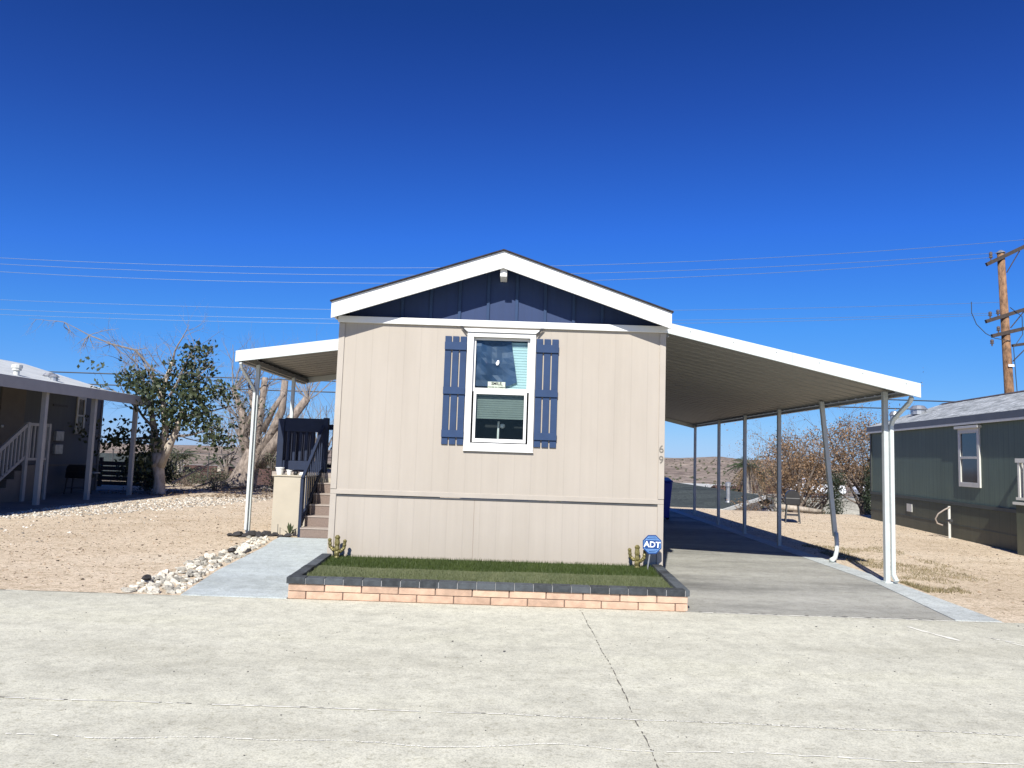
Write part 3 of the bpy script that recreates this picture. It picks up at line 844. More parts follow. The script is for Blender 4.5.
def turf(name, mat, ylo, yhi, n, seed):
    rnd_ = random.Random(seed); mb = MB(); zb = .175
    N = 24
    for k in range(N):
        xa = PX0+.105+(PX1-PX0-.21)*k/N; xb = PX0+.105+(PX1-PX0-.21)*(k+1)/N
        mb.quad((xa, ylo(xa), zb), (xb, ylo(xb), zb), (xb, yhi(xb), zb+.02), (xa, yhi(xa), zb+.02))
    for k in range(n):
        x = rnd_.uniform(PX0+.11, PX1-.11); y = rnd_.uniform(ylo(x), yhi(x))
        a = rnd_.uniform(0, 2*PI); w = .0035; h = rnd_.uniform(.018, .042); l = rnd_.uniform(0, .02); bb = rnd_.uniform(0, 2*PI)
        mb.quad((x-math.cos(a)*w, y-math.sin(a)*w, zb), (x+math.cos(a)*w, y+math.sin(a)*w, zb), (x+math.cos(bb)*l, y+math.sin(bb)*l, zb+h+.012*(y-8)))
    return mb.build(name, mat, pl)
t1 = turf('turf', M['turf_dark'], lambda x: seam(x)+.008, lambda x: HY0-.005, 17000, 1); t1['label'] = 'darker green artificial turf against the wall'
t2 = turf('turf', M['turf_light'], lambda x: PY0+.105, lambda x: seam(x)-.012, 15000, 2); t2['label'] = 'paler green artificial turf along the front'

# cactus ornaments
def cactus(x, y, z, s, label):
    t = thing('cactus_ornament', (x, y, z), label, 'garden ornament')
    mb = MB()
    def rod(pts, r):
        P = [Vector(p) for p in pts]; out = []; rad = []
        for i in range(len(P)-1):
            for k in range(6):
                out.append(P[i].lerp(P[i+1], k/6)); rad.append(r*(1+.16*math.sin(len(out)*2.2)))
        out.append(P[-1]); rad.append(r*.5)
        mb.tube(out, rad, 10)
    rod([(x, y, z), (x, y, z+.12*s), (x, y, z+.27*s)], .030*s)
    mb2 = mb; mb2.build('stem', M['gold'], t)
    for sx, h0, top in ((-1, .09, .23), (1, .075, .22)):
        mb = MB(); rod([(x, y, z+h0*s), (x+sx*.05*s, y, z+(h0+.005)*s), (x+sx*.085*s, y, z+(h0+.045)*s), (x+sx*.095*s, y, z+top*s)], .021*s)
        mb.build('arm', M['gold'], t)
cactus(-2.06, 9.27, .24, 1.0, 'gold cactus ornament at the left end of the turf bed')
cactus(1.59, 9.27, .24, 1.0, 'gold cactus ornament beside the blue yard sign')

# security yard sign
ys_ = thing('yard_sign', (1.715, 9.2, .2), 'blue octagonal security sign on a stake in the turf bed', 'yard sign')
sx, sz, sy = 1.755, .530, 9.19
b = MB(); b.beam((1.705, 9.21, .23), (1.745, 9.205, .52), .016, .010, (0, 1, 0)); b.build('stake', M['steel'], ys_)
def octa(r, a0=PI/8, squash=1.): return [(sx+r*math.cos(a0+k*PI/4)*squash, sz+r*math.sin(a0+k*PI/4)) for k in range(8)]
b = MB(); b.prism(octa(.122, PI/8+.03), 'y', sy, sy+.008); face = b.build('sign_face', M['bluesign'], ys_)
b = MB()
o1, o2 = octa(.107, PI/8+.03), octa(.101, PI/8+.03)
for k in range(8):
    j = (k+1) % 8
    b.quad((o1[k][0], sy-.002, o1[k][1]), (o2[k][0], sy-.002, o2[k][1]), (o2[j][0], sy-.002, o2[j][1]), (o1[j][0], sy-.002, o1[j][1]))
b.build('sign_border', M['paleblue'], face)
for dz, w, m_ in ((.078, .055, 0), (.057, .075, 0)):
    b = MB(); b.box(sx-w, sx+w, sy-.003, sy-.001, sz+dz-.004, sz+dz+.005); b.build('sign_line', M['paleblue'], face)
for dz, w in ((-.058, .070), (-.075, .055)):
    b = MB(); b.box(sx-w, sx+w, sy-.003, sy-.001, sz+dz-.005, sz+dz+.004); b.build('sign_line', M['paleblue'], face)
ts = Matrix.Translation((sx, sy-.004, sz-.003)) @ Matrix.Rotation(.05, 4, 'Y') @ RX
tx = text_mesh('sign_lettering', 'ADT', .098, M['signwhite'], face, ts, .001, bold=.02)

# ------------------------------------------------------------------ rocks by the path
def edge_x(y): return lerp(y, [(7.9, -3.33), (9.4, -3.56), (11.8, -3.76), (12.6, -3.88), (13.3, -4.2)])
rr = random.Random(11); shapes = []
for k in range(8):
    mb = MB(); mb.blob((0, 0, 0), 1, k*1.7+.3, .45, 9, 6, .62)
    me = bpy.data.meshes.new('white_rock'); me.from_pydata(mb.v, [], mb.f); me.materials.append(M['rock_w']); shapes.append(me)
n = 0; placed = []
for tries in range(6000):
    if n >= 235: break
    y = 7.95+5.0*rr.random()**1.25; w = lerp(y, [(7.9, .58), (9, .54), (10.5, .46), (12, .36), (13, .28)])
    x = edge_x(y)-.05-w*rr.random(); r = rr.uniform(.020, .052)*(1.25 if rr.random() < .1 else 1)
    if any((x-a)**2+(y-c)**2 < ((r+d)*.80)**2 for a, c, d in placed): continue
    placed.append((x, y, r)); n += 1
    o = bpy.data.objects.new('white_rock', shapes[n % 8]); col.objects.link(o)
    o.location = (x, y, r*.18); o.scale = (r*rr.uniform(.9, 1.4), r, r*rr.uniform(.8, 1.2)); o.rotation_euler = (rr.uniform(-.3, .3), rr.uniform(-.3, .3), rr.uniform(0, 6.28))
    tag(o, 'whitish garden rock in the border along the concrete path', 'rock', 'white rocks bordering the path')
mb = MB(); mb.blob((0, 0, 0), 1, 4.4, .5, 8, 5, .6)
dk = bpy.data.meshes.new('dark_rock'); dk.from_pydata(mb.v, [], mb.f); dk.materials.append(M['rock_d'])
for (x, y, r, lb) in [(-4.62, 13.08, .085, 1), (-4.45, 13.15, .09, 1), (-4.30, 13.2, .075, 1), (-4.16, 13.3, .08, 1), (-4.50, 13.02, .06, 1), (-4.75, 13.1, .05, 1), (-4.05, 13.35, .06, 1), (-4.24, 13.1, .05, 1), (-3.83, 13.25, .06, 1), (-3.90, 13.12, .05, 1)]:
    o = bpy.data.objects.new('dark_rock', dk); col.objects.link(o); o.location = (x, y, r*.4); o.scale = (r*1.5, r, r*.9); o.rotation_euler = (0, .2, x*9)
    tag(o, 'small dark rock in the row at the foot of the stucco base', 'rock', 'dark rocks by the awning post')
for (x, y, r, lb) in [(-3.98, 8.5, .050, 'dark brown stone sitting alone among the white rocks nearest the street'), (-3.92, 10.9, .055, 'dark stone halfway along the white rock border'), (-3.72, 11.0, .04, 'small dark stone at the path edge of the rock border')]:
    o = bpy.data.objects.new('dark_rock', dk); col.objects.link(o); o.location = (x, y, r*.6+.03); o.scale = (r*1.2, r, r); o.rotation_euler = (0, .2, x*9)
    tag(o, lb, 'rock')
# little dark plant
pt = thing('small_plant', (-3.80, 13.32, 0), 'small dark leafy plant at the foot of the stucco base near the steps', 'plant')
b = MB()
for k in range(9):
    a = k*.7; l = .10+.05*(k % 3); e = Vector((-3.80+math.cos(a)*l, 13.32+math.sin(a)*l*.5, .10+.05*(k % 4)))
    s_ = Vector((-3.80, 13.32, .02)); m_ = s_.lerp(e, .55)+Vector((0, 0, .03)); d = Vector((-math.sin(a), math.cos(a), 0))*.022
    b.quad(s_, m_-d, e, m_+d)
b.build('leaves', M['leaf'], pt)
b = MB(); b.tube([(-3.80, 13.32, 0), (-3.80, 13.32, .08)], .008, 6); b.build('stem', M['bark_dark'], pt)
b = MB(); b.tube([(-4.04, 13.42, 0), (-4.045, 13.42, .2)], .006, 6)
tag(origin(b.build('irrigation_stub', M['dark_grey']), (-4.04, 13.42, 0)), 'thin dark stub pipe standing against the stucco base', 'pipe')

# ------------------------------------------------------------------ trees
def limb(mb, p0, d, length, r0, rng, depth, bend=.35, tips=None, segs=5, sub=3, taper=.25, up=.1, shrink=.62):
    P = [Vector(p0)]; d = Vector(d).normalized(); rad = [r0]
    for k in range(segs):
        d = (d + Vector((rng.uniform(-bend, bend), rng.uniform(-bend, bend), rng.uniform(-bend, bend)*.7+up))*.5).normalized()
        P.append(P[-1]+d*length/segs); rad.append(r0*(1-(1-taper)*(k+1)/segs))
    mb.tube(P, rad, 6 if r0 > .03 else 4, cap=r0 > .03)
    if tips is not None: tips.append(P[-1]); 
    if tips is not None and depth <= 1: tips.append(P[len(P)//2])
    if depth > 0:
        for k in range(sub):
            i = rng.randint(1, segs-1) if k else segs-1
            dd = (P[i+1]-P[i]).normalized(); side = dd.orthogonal().normalized(); side.rotate(Matrix.Rotation(rng.uniform(0, 2*PI), 3, dd))
            limb(mb, P[i], dd*.75+side*rng.uniform(.5, 1.), length*rng.uniform(shrink-.1, shrink+.1), rad[i]*.6, rng, depth-1, bend, tips, max(3, segs-1), sub, taper, up, shrink)

def leaves(mb, centers, rng, per, spread, size, flat=.8):
    for c in centers:
        c = Vector(c)
        for k in range(per):
            p = c+Vector((rng.gauss(0, spread), rng.gauss(0, spread), rng.gauss(0, spread*flat)))
            u = Vector((rng.gauss(0, 1), rng.gauss(0, 1), rng.gauss(0, .6))).normalized(); w = u.orthogonal().normalized(); w.rotate(Matrix.Rotation(rng.uniform(0, 6.28), 3, u))
            s_ = size*rng.uniform(.6, 1.25); v_ = u.cross(w)
            mb.quad(p-w*s_*.5, p-v_*s_*.32, p+w*s_*.5, p+v_*s_*.32)

# leafy tree beside the left neighbour's awning
T = thing('mulberry_tree', (-10.5, 22.8, 0), 'leafy green tree with pale forked trunk and bare top branches left of the yard', 'tree')
rng = random.Random(21); tk = MB()
bx, by = -10.5, 22.8
tk.tube([(bx-.02, by, -.05), (bx, by, .12), (bx-.02, by, .5), (bx-.10, by, .9), (bx-.10, by, 1.25)], [.26, .17, .155, .17, .20], 12)
tk.tube([(bx-.10, by, .85), (bx-.24, by, 1.5), (bx-.35, by+.1, 2.0), (bx-.5, by, 2.8)], [.18, .13, .10, .06], 8)
tk.tube([(bx-.06, by, .85), (bx+.20, by, 1.5), (bx+.38, by, 2.0), (bx+.5, by, 2.6)], [.17, .12, .10, .06], 8)
tk.tube([(bx-.05, by, 1.2), (bx, by+.1, 2.0), (bx-.15, by, 3.1), (bx+.1, by, 4.1)], [.13, .11, .08, .05], 8)
tk.build('trunk', M['bark_pale'], T, smooth=True)
br = MB(); tips = []
big = [((bx-.3, by, 2.0), (-1.0, .2, .85), 1.5, .05), ((bx-.15, by, 3.0), (-.9, 0, 1.0), 1.9, .045), ((bx-.4, by, 2.6), (-.5, .3, 1.1), 1.8, .05), ((bx+.1, by, 3.9), (.1, 0, 1), 1.4, .04),
       ((bx+.1, by, 3.0), (.8, 0, .9), 2.0, .05), ((bx+.45, by, 2.3), (1.0, .2, .35), 1.7, .05), ((bx+.3, by, 1.8), (.9, -.2, .1), 1.5, .05), ((bx-.4, by, 1.7), (-.9, -.2, -.1), 1.5, .05), ((bx-.5, by, 2.7), (-.9, .1, .2), 1.5, .05)]
bare = []
for i, (p, d, l, r) in enumerate(big):
    tt = bare if i in (0, 1, 2, 3, 4) else tips
    limb(br, p, d, l, r, rng, 3, .45, tt, 6, 3, .2, .04)
# long arching bare limb to the upper left
P = [(bx-.2, by, 2.9), (bx-.5, by, 3.8), (bx-1.0, by-.1, 4.35), (bx-1.7, by-.2, 4.5), (bx-2.4, by-.2, 4.75), (bx-3.1, by-.3, 5.1)]
br.tube(P, [.045, .038, .032, .025, .018, .008], 6)
for q in P[1:]:
    for k in range(5): limb(br, q, (rng.uniform(-1.0, .8), rng.uniform(-.5, .5), rng.uniform(-.9, .3)), rng.uniform(.45, 1.0), .014, rng, 2, .5, None, 5, 3, .3, -.10)
for k in range(26): limb(br, (bx+rng.uniform(-1.4, 1.1), by+rng.uniform(-.4, .4), rng.uniform(3.2, 4.2)), (rng.uniform(-1, 1), rng.uniform(-.4, .4), rng.uniform(.1, .9)), rng.uniform(.6, 1.2), .015, rng, 2, .5, None, 5, 3, .3, .0)
br.build('branches', M['twig'], T)
lf = MB(); cs = []
def inb(p, c, r): return sum(((p[i]-c[i])/r[i])**2 for i in range(3)) < 1
blobs = [((-10.4, 22.8, 2.85), (1.1, 1.1, .95), 58), ((-11.3, 22.7, 3.2), (.6, .6, .6), 14), ((-9.7, 22.7, 2.6), (.9, .8, .6), 22), ((-11.7, 22.6, 1.75), (.42, .5, .42), 12), ((-11.1, 22.7, 1.15), (.4, .4, .5), 13),
         ((-10.9, 23.0, 1.6), (.8, .6, .6), 20), ((-9.3, 22.7, 3.35), (.75, .5, .22), 12), ((-9.85, 22.7, 3.9), (.6, .5, .5), 16), ((-9.6, 22.7, 4.45), (.35, .4, .25), 6), ((-8.9, 22.8, 1.65), (.55, .4, .16), 8), ((-9.2, 22.6, 2.15), (.6, .5, .3), 10), ((-8.85, 22.6, 3.05), (.35, .4, .2), 5), ((-11.4, 22.7, 3.5), (.35, .4, .25), 6)]
for c, r, n in blobs:
    for k in range(n):
        while True:
            q = tuple(c[i]+rng.uniform(-1, 1)*r[i] for i in range(3))
            if inb(q, c, r): break
        cs.append(q)
leaves(lf, cs, rng, 21, .16, .14)
leaves(lf, rng.sample(tips, min(60, len(tips))), rng, 6, .12, .13)
lf.build('crown', M['leaf'], T)

# heavily cut back tree behind the awning post
T = thing('pollarded_tree', (-8.9, 28.0, 0), 'cut back tree with thick sawn bare limbs behind the porch awning post', 'tree')
rng = random.Random(33); tk = MB(); bx, by = -9.6, 27.6
bx = -9.35
tk.tube([(bx-.45, by, -.1), (bx-.35, by, .25), (bx-.15, by, .9), (bx+.05, by, 1.35)], [.75, .50, .38, .36], 12)
tk.tube([(bx-.05, by, 1.1), (bx+.05, by, 1.9), (bx+.15, by, 2.7), (bx+.22, by, 4.10)], [.24, .16, .125, .11], 9)
tk.tube([(bx+.1, by, 1.1), (bx+.6, by-.1, 2.0), (bx+.95, by-.1, 2.9), (bx+1.0, by-.1, 4.0)], [.24, .16, .14, .12], 9)
tk.tube([(bx+.2, by, .9), (bx+.85, by-.2, 1.75), (bx+1.35, by-.2, 2.6), (bx+1.9, by-.3, 3.35)], [.28, .20, .17, .14], 9)
tk.tube([(bx-.1, by, 1.1), (bx-.5, by, 2.0), (bx-.45, by, 2.6), (bx-.95, by, 3.7)], [.26, .17, .13, .09], 9)
tk.tube([(bx-.4, by, 1.9), (bx-.1, by, 2.9), (bx-.3, by, 3.6)], [.16, .13, .08], 8)
tk.tube([(bx+.3, by-.1, 2.1), (bx+.7, by-.2, 3.0), (bx+1.0, by-.2, 3.5)], [.12, .10, .08], 8)
tk.build('trunk', M['bark_cut'], T, smooth=True)
br = MB()
for p in [(bx-.9, by, 3.6), (bx-.3, by, 3.5), (bx-.5, by, 2.4), (bx-.5, by, 1.8), (bx+.2, by, 1.6), (bx+1.2, by, 1.6), (bx+1.9, by-.2, 3.3), (bx+.2, by, 2.8), (bx-.4, by, 1.2), (bx+.5, by, .9)]:
    for k in range(11): limb(br, p, (rng.uniform(-1, 1), rng.uniform(-.3, .3), rng.uniform(.1, 1.2)), rng.uniform(1.0, 2.0), .028, rng, 2, .4, None, 5, 3, .25, .15)
br.build('branches', M['twig'], T)

# thicket of bare saplings right of it, and other bare trees
def bare_tree(x, y, z, h, label, seed, n=6, mat='twig', grp=None, wid=.5):
    T = thing('bare_tree', (x, y, z), label, 'tree', grp); rng = random.Random(seed)
    tk = MB(); tk.tube([(x, y, z-.1), (x+.02, y, z+h*.12), (x, y, z+h*.22)], [.11, .09, .08], 8); tk.build('trunk', M['bark_dark'], T, smooth=True)
    br = MB()
    for k in range(n):
        a = 2*PI*k/n; limb(br, (x, y, z+h*rng.uniform(.12, .22)), (math.cos(a)*wid, math.sin(a)*wid, 1), h*.62, .045, rng, 3, .3, None, 6, 3, .2, .12)
    br.build('branches', M[mat], T)
bare_tree(-7.55, 30, 0, 4.6, 'bare pale twiggy tree behind the awning, nearest the porch', 3)
bare_tree(-8.4, 31, -.1, 3.9, 'bare twiggy tree behind the sawn off limbs', 4, 5)
bare_tree(-11.6, 31, -.1, 3.6, 'low bare tree between the leafy tree and the cut back tree', 6, 5)

def shrub(x, y, z, rx, ry, rz, mat, label, seed, n=40, per=40, leaf=.07, name='shrub', grp=None, spread=.14, cat='shrub', stems=True):
    T = thing(name, (x, y, z), label, cat, grp); rng = random.Random(seed)
    if stems:
        br = MB()
        for k in range(6): limb(br, (x+rng.uniform(-.1, .1), y, z), (rng.uniform(-.8, .8)*rx, rng.uniform(-.5, .5), 1), rz*1.6, .03, rng, 1, .4, None, 5, 3)
        br.build('stems', M['bark_dark'], T)
    lf = MB(); cs = []
    while len(cs) < n:
        q = Vector([rng.uniform(-1, 1) for _ in range(3)])
        if .25 < q.length < 1: cs.append((x+q.x*rx, y+q.y*ry, z+rz+q.z*rz))
    leaves(lf, cs, rng, per, spread, leaf); lf.build('foliage', M[mat], T); return T
shrub(-8.15, 26.3, 0, .8, .6, .75, 'leaf_olive', 'dry olive bush right of the cut back tree behind the awning post', 40, 40, 30, .06)
shrub(-11.55, 24.2, 0, .8, .5, .6, 'leaf_cyp', 'dark low bush behind the leafy tree trunk', 41, 45, 40, .09)
shrub(-13.2, 29, 0, .9, .6, .7, 'leaf_olive', 'dusty olive bush seen between the left neighbour and the leafy tree', 42, 40, 35, .07)
shrub(-9.9, 25.6, 0, .45, .4, .28, 'leaf_olive', 'low dry bush at the foot of the cut back tree', 43, 20, 25, .05)
shrub(-7.4, 25.8, 0, .5, .4, .3, 'leaf_olive', 'low brown bush beside the stucco base in the far yard', 44, 22, 25, .05)

for k, (x, y, lb) in enumerate([(-12.0, 28.2, 'low dry brush clump farthest left along the back of the left yard'), (-10.6, 28.6, 'low dry brush clump between the leafy tree and the cut back tree'), (-8.0, 28.6, 'low dry brush clump just behind the stump of the cut back tree')]):
    shrub(x, y, 0, .8, .4, .28, 'leaf_olive', lb, 140+k, 34, 26, .05, 'brush_clump')
# leaf litter
lt = MB(); rng = random.Random(8)
for k in range(6000):
    x = rng.uniform(-12.2, -6.3); y = 22.0+rng.random()*6.5
    if rng.random() > .35+.6*noise.noise(Vector((x, y, 0))): continue
    u = rng.uniform(0, 6.28); s_ = rng.uniform(.03, .09); zz = rng.uniform(.01, .07)
    lt.quad((x, y, zz), (x+s_*math.cos(u), y+s_*math.sin(u), zz+rng.uniform(-.01, .05)), (x-s_*math.sin(u)*.6, y+s_*math.cos(u)*.6, zz+.02))
tag(lt.build('leaf_litter', M['litter']), 'dry brown leaf litter and brush under the trees', 'leaf litter', kind='stuff')
b = MB(); rng = random.Random(12)
for k in range(16):
    x = rng.uniform(-11.5, -7); y = rng.uniform(25, 28.5); a = rng.uniform(-.5, .5); l = rng.uniform(.8, 2.2)
    b.tube([(x, y, .06), (x+l*.5, y+a*l*.5, .16+rng.uniform(0, .15)), (x+l, y+a*l, .05)], [.03, .025, .012], 5)
tag(b.build('fallen_branches', M['twig']), 'tangle of dead fallen branches under the cut back tree', 'branches', kind='stuff')
b = MB(); b.tube([(-10.35, 23.3, .35), (-9.2, 25.2, 1.35)], [.03, .02], 6)
tag(origin(b.build('leaning_pole', M['twig']), (-10.35, 23.3, .3)), 'pale stick leaning beside the leafy tree trunk', 'stick')

# rust brown trees behind the right yard
def rust_tree(x, y, z, h, r, label, seed, nleaf=170):
    T = thing('brown_leaf_tree', (x, y, z), label, 'tree', 'brown leaved trees behind the right yard'); rng = random.Random(seed)
    tk = MB(); tk.tube([(x, y, z-.2), (x+.03, y, z+h*.1), (x-.03, y, z+h*.25)], [.24, .19, .17], 9); tk.build('trunk', M['bark_dark'], T, smooth=True)
    br = MB(); tips = []
    for k in range(8):
        a = 2*PI*k/8+.3; limb(br, (x, y, z+h*rng.uniform(.1, .25)), (math.cos(a)*.75, math.sin(a)*.75, 1), h*.58, .06, rng, 3, .45, tips, 6, 3, .2, .06)
    br.build('branches', M['bark_dark'], T)
    lf = MB(); cs = []
    while len(cs) < nleaf:
        q = Vector([rng.uniform(-1, 1) for _ in range(3)])
        if q.length < 1: cs.append((x+q.x*r, y+q.y*r*.7, z+h*.56+q.z*h*.27))
    leaves(lf, cs, rng, 46, .19, .070)
    leaves(lf, rng.sample(tips, min(len(tips), 160)), rng, 3, .08, .06)
    lf.build('crown', M['leaf_rust'], T)
rust_tree(10.55, 27.6, -.9, 4.5, 1.5, 'rust brown tree behind the leaning carport post', 51)
rust_tree(12.9, 27.4, -.8, 5.0, 1.6, 'tallest rust brown tree, beside the green home', 52, 200)
rust_tree(11.7, 30.5, -2., 5.3, 1.4, 'rust brown tree farther back between the other two', 53, 130)
shrub(9.6, 29.5, -1.6, .9, .6, 1.0, 'leaf_rust', 'dry reddish bush behind the barbecue grill', 54, 45, 24, .07)
for (x, y, lb) in ((12.62, 26.2, 'narrow dark cypress, the one nearest the green home'), (11.45, 26.6, 'narrow dark cypress left of the pale tree trunk')):
    T = thing('cypress', (x, y, -.6), lb, 'tree', 'narrow cypresses behind the right yard'); rng = random.Random(int(x*10))
    tk = MB(); tk.tube([(x, y, -.7), (x, y, .2)], .06, 8); tk.build('trunk', M['bark_dark'], T)
    lf = MB(); cs = [(x+rng.gauss(0, .12), y+rng.gauss(0, .12), rng.uniform(-.5, 1.5 if x > 12 else 1.2)) for _ in range(70)]
    leaves(lf, cs, rng, 45, .09, .06, 1.5); lf.build('foliage', M['leaf_cyp'], T)
b = MB(); b.tube([(9.2, 26.0, .10), (10.4, 26.6, -.02), (11.2, 26.8, -.10)], [.09, .10, .07], 8)
tag(origin(b.build('fallen_log', M['bark_pale'], smooth=True), (9.2, 26, .1)), 'pale fallen log lying at the far edge of the right yard', 'log')

# palms
def palm(x, y, z, h, r, label, seed, skirt=False):
    T = thing('palm_tree', (x, y, z), label, 'palm'); rng = random.Random(seed)
    tk = MB(); tk.tube([(x, y, z), (x+.03, y, z+h*.5), (x, y, z+h)], [.22, .17, .16], 9); tk.build('trunk', M['bark_pale'], T, smooth=True)
    def fronds(n, e0, e1, mat, nm, rr_):
        fr = MB()
        for k in range(n):
            a = rng.uniform(0, 2*PI); e = rng.uniform(e0, e1); L = rr_*rng.uniform(.8, 1.1)
            d = Vector((math.cos(a), math.sin(a), 0)); p = Vector((x, y, z+h)); pts = []
            for j in range(6):
                t = j/5; pts.append(p+d*L*t*math.cos(e)+Vector((0, 0, L*(t*math.sin(e)-.5*t*t))))
            sd = Vector((-d.y, d.x, 0))
            for j in range(5):
                for m_ in range(3):
                    q = pts[j].lerp(pts[j+1], m_/3); ll = .32*L*(1-.5*j/5)
                    for s_ in (-1, 1):
                        e_ = q+sd*s_*ll*.7+d*ll*.6-Vector((0, 0, ll*.35)); fr.quad(q, q+d*.05, e_)
                fr.quad(pts[j]-sd*.015, pts[j]+sd*.015, pts[j+1]+sd*.01, pts[j+1]-sd*.01)
        fr.build(nm, M[mat], T)
    fronds(26, .0, 1.2, 'leaf_palm', 'fronds', r)
    if skirt: fronds(34, -1.2, -.4, 'leaf_dry', 'dead_fronds', r*.95)
palm(-19.6, 45, -3.2, 4.0, 1.35, 'green fan palm beyond the fence left of the cut back tree', 61)
palm(-17.6, 46, -3.2, 3.7, 1.2, 'smaller green palm directly left of the cut back tree', 62)
palm(13.35, 42, -3.1, 4.5, 1.35, 'shaggy palm with dead brown skirt beyond the dark roof', 63, True)
palm(14.5, 43.5, -3.1, 4.1, 1.3, 'second shaggy palm, right of the taller one', 64, True)
for i, (x, y, z, s_, lb) in enumerate([(12.0, 42, -3.2, 1.0, 'dark round tree behind the roof vent pipe'), (13.2, 43, -3.2, 1.1, 'dark round tree left of the shaggy palm'), (-16.5, 41, -3, 1.0, 'dark tree beyond the wire fence'),
                                      (-21.5, 44, -3, 1.2, 'dark tree beside the grey roofed far house'), (14.8, 40, -3.2, 1.6, 'dark tree behind the green home')]):
    shrub(x, y, z, 1.25*s_, 1.0, 1.75*s_ if y > 40 else 1.4, 'leaf_cyp' if i != 2 else 'leaf_olive', lb, 70+i, 60, 30, .14, 'distant_tree', 'trees beyond the yards', .25, 'tree')

# far off town: scattered small shrubs (a distant mass of scrub)
sc = MB(); rng = random.Random(90)
for k in range(5000):
    y = 70+rng.random()**1.5*1100; x = rng.uniform(-.85, .85)*y; r = rng.uniform(.25, .8)*(1+y/900)
    sc.blob((x, y, height(x, y)+r*.3), r, rng.random()*9, .4, 5, 3, .7)
tag(sc.build('desert_scrub', M['leaf_olive']), 'dark specks of desert scrub on the far slopes', 'scrub', kind='stuff')

# ------------------------------------------------------------------ left neighbour
ln = thing('mobile_home', (-15.2, 10, 0), 'shaded blue grey mobile home with pale low roof at the left edge', 'mobile home')
LX = -12.95
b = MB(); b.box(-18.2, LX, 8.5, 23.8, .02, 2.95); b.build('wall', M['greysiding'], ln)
b = MB(); b.box(LX, LX+.012, 8.5, 23.8, .80, .86); b.box(LX, LX+.02, 23.7, 23.80, .05, 2.9); b.build('belt_trim', M['greydoor'], ln)
b = MB(); b.prism([(-12.9, 3.18), (-15.7, 3.95), (-18.8, 3.0), (-18.8, 2.9), (-15.7, 3.85), (-12.9, 3.09)], 'y', 8.4, 24.0)
b.prism([(-10.83, 2.905), (-12.899, 3.18), (-12.899, 3.09), (-10.83, 2.84)], 'y', 8.4, 22.6)
b.build('roof', M['roof_pale'], ln)
b = MB(); b.box(-10.86, -10.82, 8.4, 22.6, 2.66, 2.83); b.box(-10.82, -10.80, 8.4, 22.6, 2.64, 2.90); b.build('awning_fascia', M['shaded_white'], ln)
b = MB(); b.prism([(-10.87, 2.82), (-10.87, 2.78), (-12.93, 3.02), (-12.93, 3.085)], 'y', 8.5, 22.55); b.build('awning_soffit', M['pan'], ln)
pm = MB(); pm.box(-11.06, -10.95, 17.65, 17.76, 0, 2.76); p0 = pm.build('post', M['shaded_white'], ln, bevel=.006)
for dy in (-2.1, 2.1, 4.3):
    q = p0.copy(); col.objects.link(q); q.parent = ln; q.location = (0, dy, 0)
def window_x(par, x, y0, y1, z0, z1, s, mat='palewhite', fw=.07, split=.5, cap=False):
    """window in a wall whose face is at x and looks towards s*x"""
    mb = MB(); xa, xb = sorted((x, x+s*.035))
    mb.box(xa, xb, y0, y0+fw, z0, z1); mb.box(xa, xb, y1-fw, y1, z0, z1); mb.box(xa, xb, y0+fw, y1-fw, z0, z0+fw); mb.box(xa, xb, y0+fw, y1-fw, z1-fw, z1)
    zm = z0+(z1-z0)*split; mb.box(xa, xb, y0+fw, y1-fw, zm-.025, zm+.025)
    if cap: mb.box(min(x, x+s*.09), max(x, x+s*.09), y0-.06, y1+.06, z1+.002, z1+.06)
    w = mb.build('window', M[mat], par, bevel=.003)
    mb = MB(); mb.box(min(x, x+s*.012), max(x, x+s*.012), y0+fw, y1-fw, z0+fw, zm-.025); mb.box(min(x, x+s*.010), max(x, x+s*.010), y0+fw, y1-fw, zm+.025, z1-fw)
    mb.build('pane', M['carglass'], w); return w
window_x(ln, LX, 22.36, 22.80, 1.74, 2.85, 1)
b = MB(); b.box(LX, LX+.04, 19.0, 19.95, 1.0, 2.85); dd = b.build('door', M['greydoor'], ln, bevel=.004)
b = MB(); b.lathe((LX+.06, 19.08, 1.85), [(.03, -.03), (.035, 0), (.03, .03)], 8); b.build('handle', M['steel'], dd)
b = MB(); b.box(LX, LX+.10, 21.35, 21.70, 1.52, 1.80); b.box(LX, LX+.10, 21.35, 21.70, 1.15, 1.42); b.build('meter_box', M['steel'], ln, bevel=.01)
b = MB(); b.box(LX, LX+.03, 22.6, 22.92, .42, .66); vv = b.build('crawl_vent', M['palewhite'], ln)
b = MB(); b.box(LX, LX+.02, 21.2, 21.9, 2.50, 2.56); b.build('light_bar', M['dark_grey'], ln)
b = MB(); b.lathe((-13.0, 19.6, 3.14), [(.07, -.05), (.07, .18), (.11, .19), (.11, .24), (.13, .25), (.13, .33), (.05, .36)], 10); b.build('roof_vent', M['palewhite'], ln)
b = MB(); b.lathe((-13.6, 22.0, 3.3), [(.16, 0), (.16, .10), (.20, .11), (.12, .2)], 10); b.build('roof_vent', M['steel'], ln); b = MB(); b.lathe((-13.1, 21.4, 3.15), [(.10, 0), (.10, .18), (.14, .19), (.06, .26)], 10); b.build('roof_vent', M['steel'], ln)
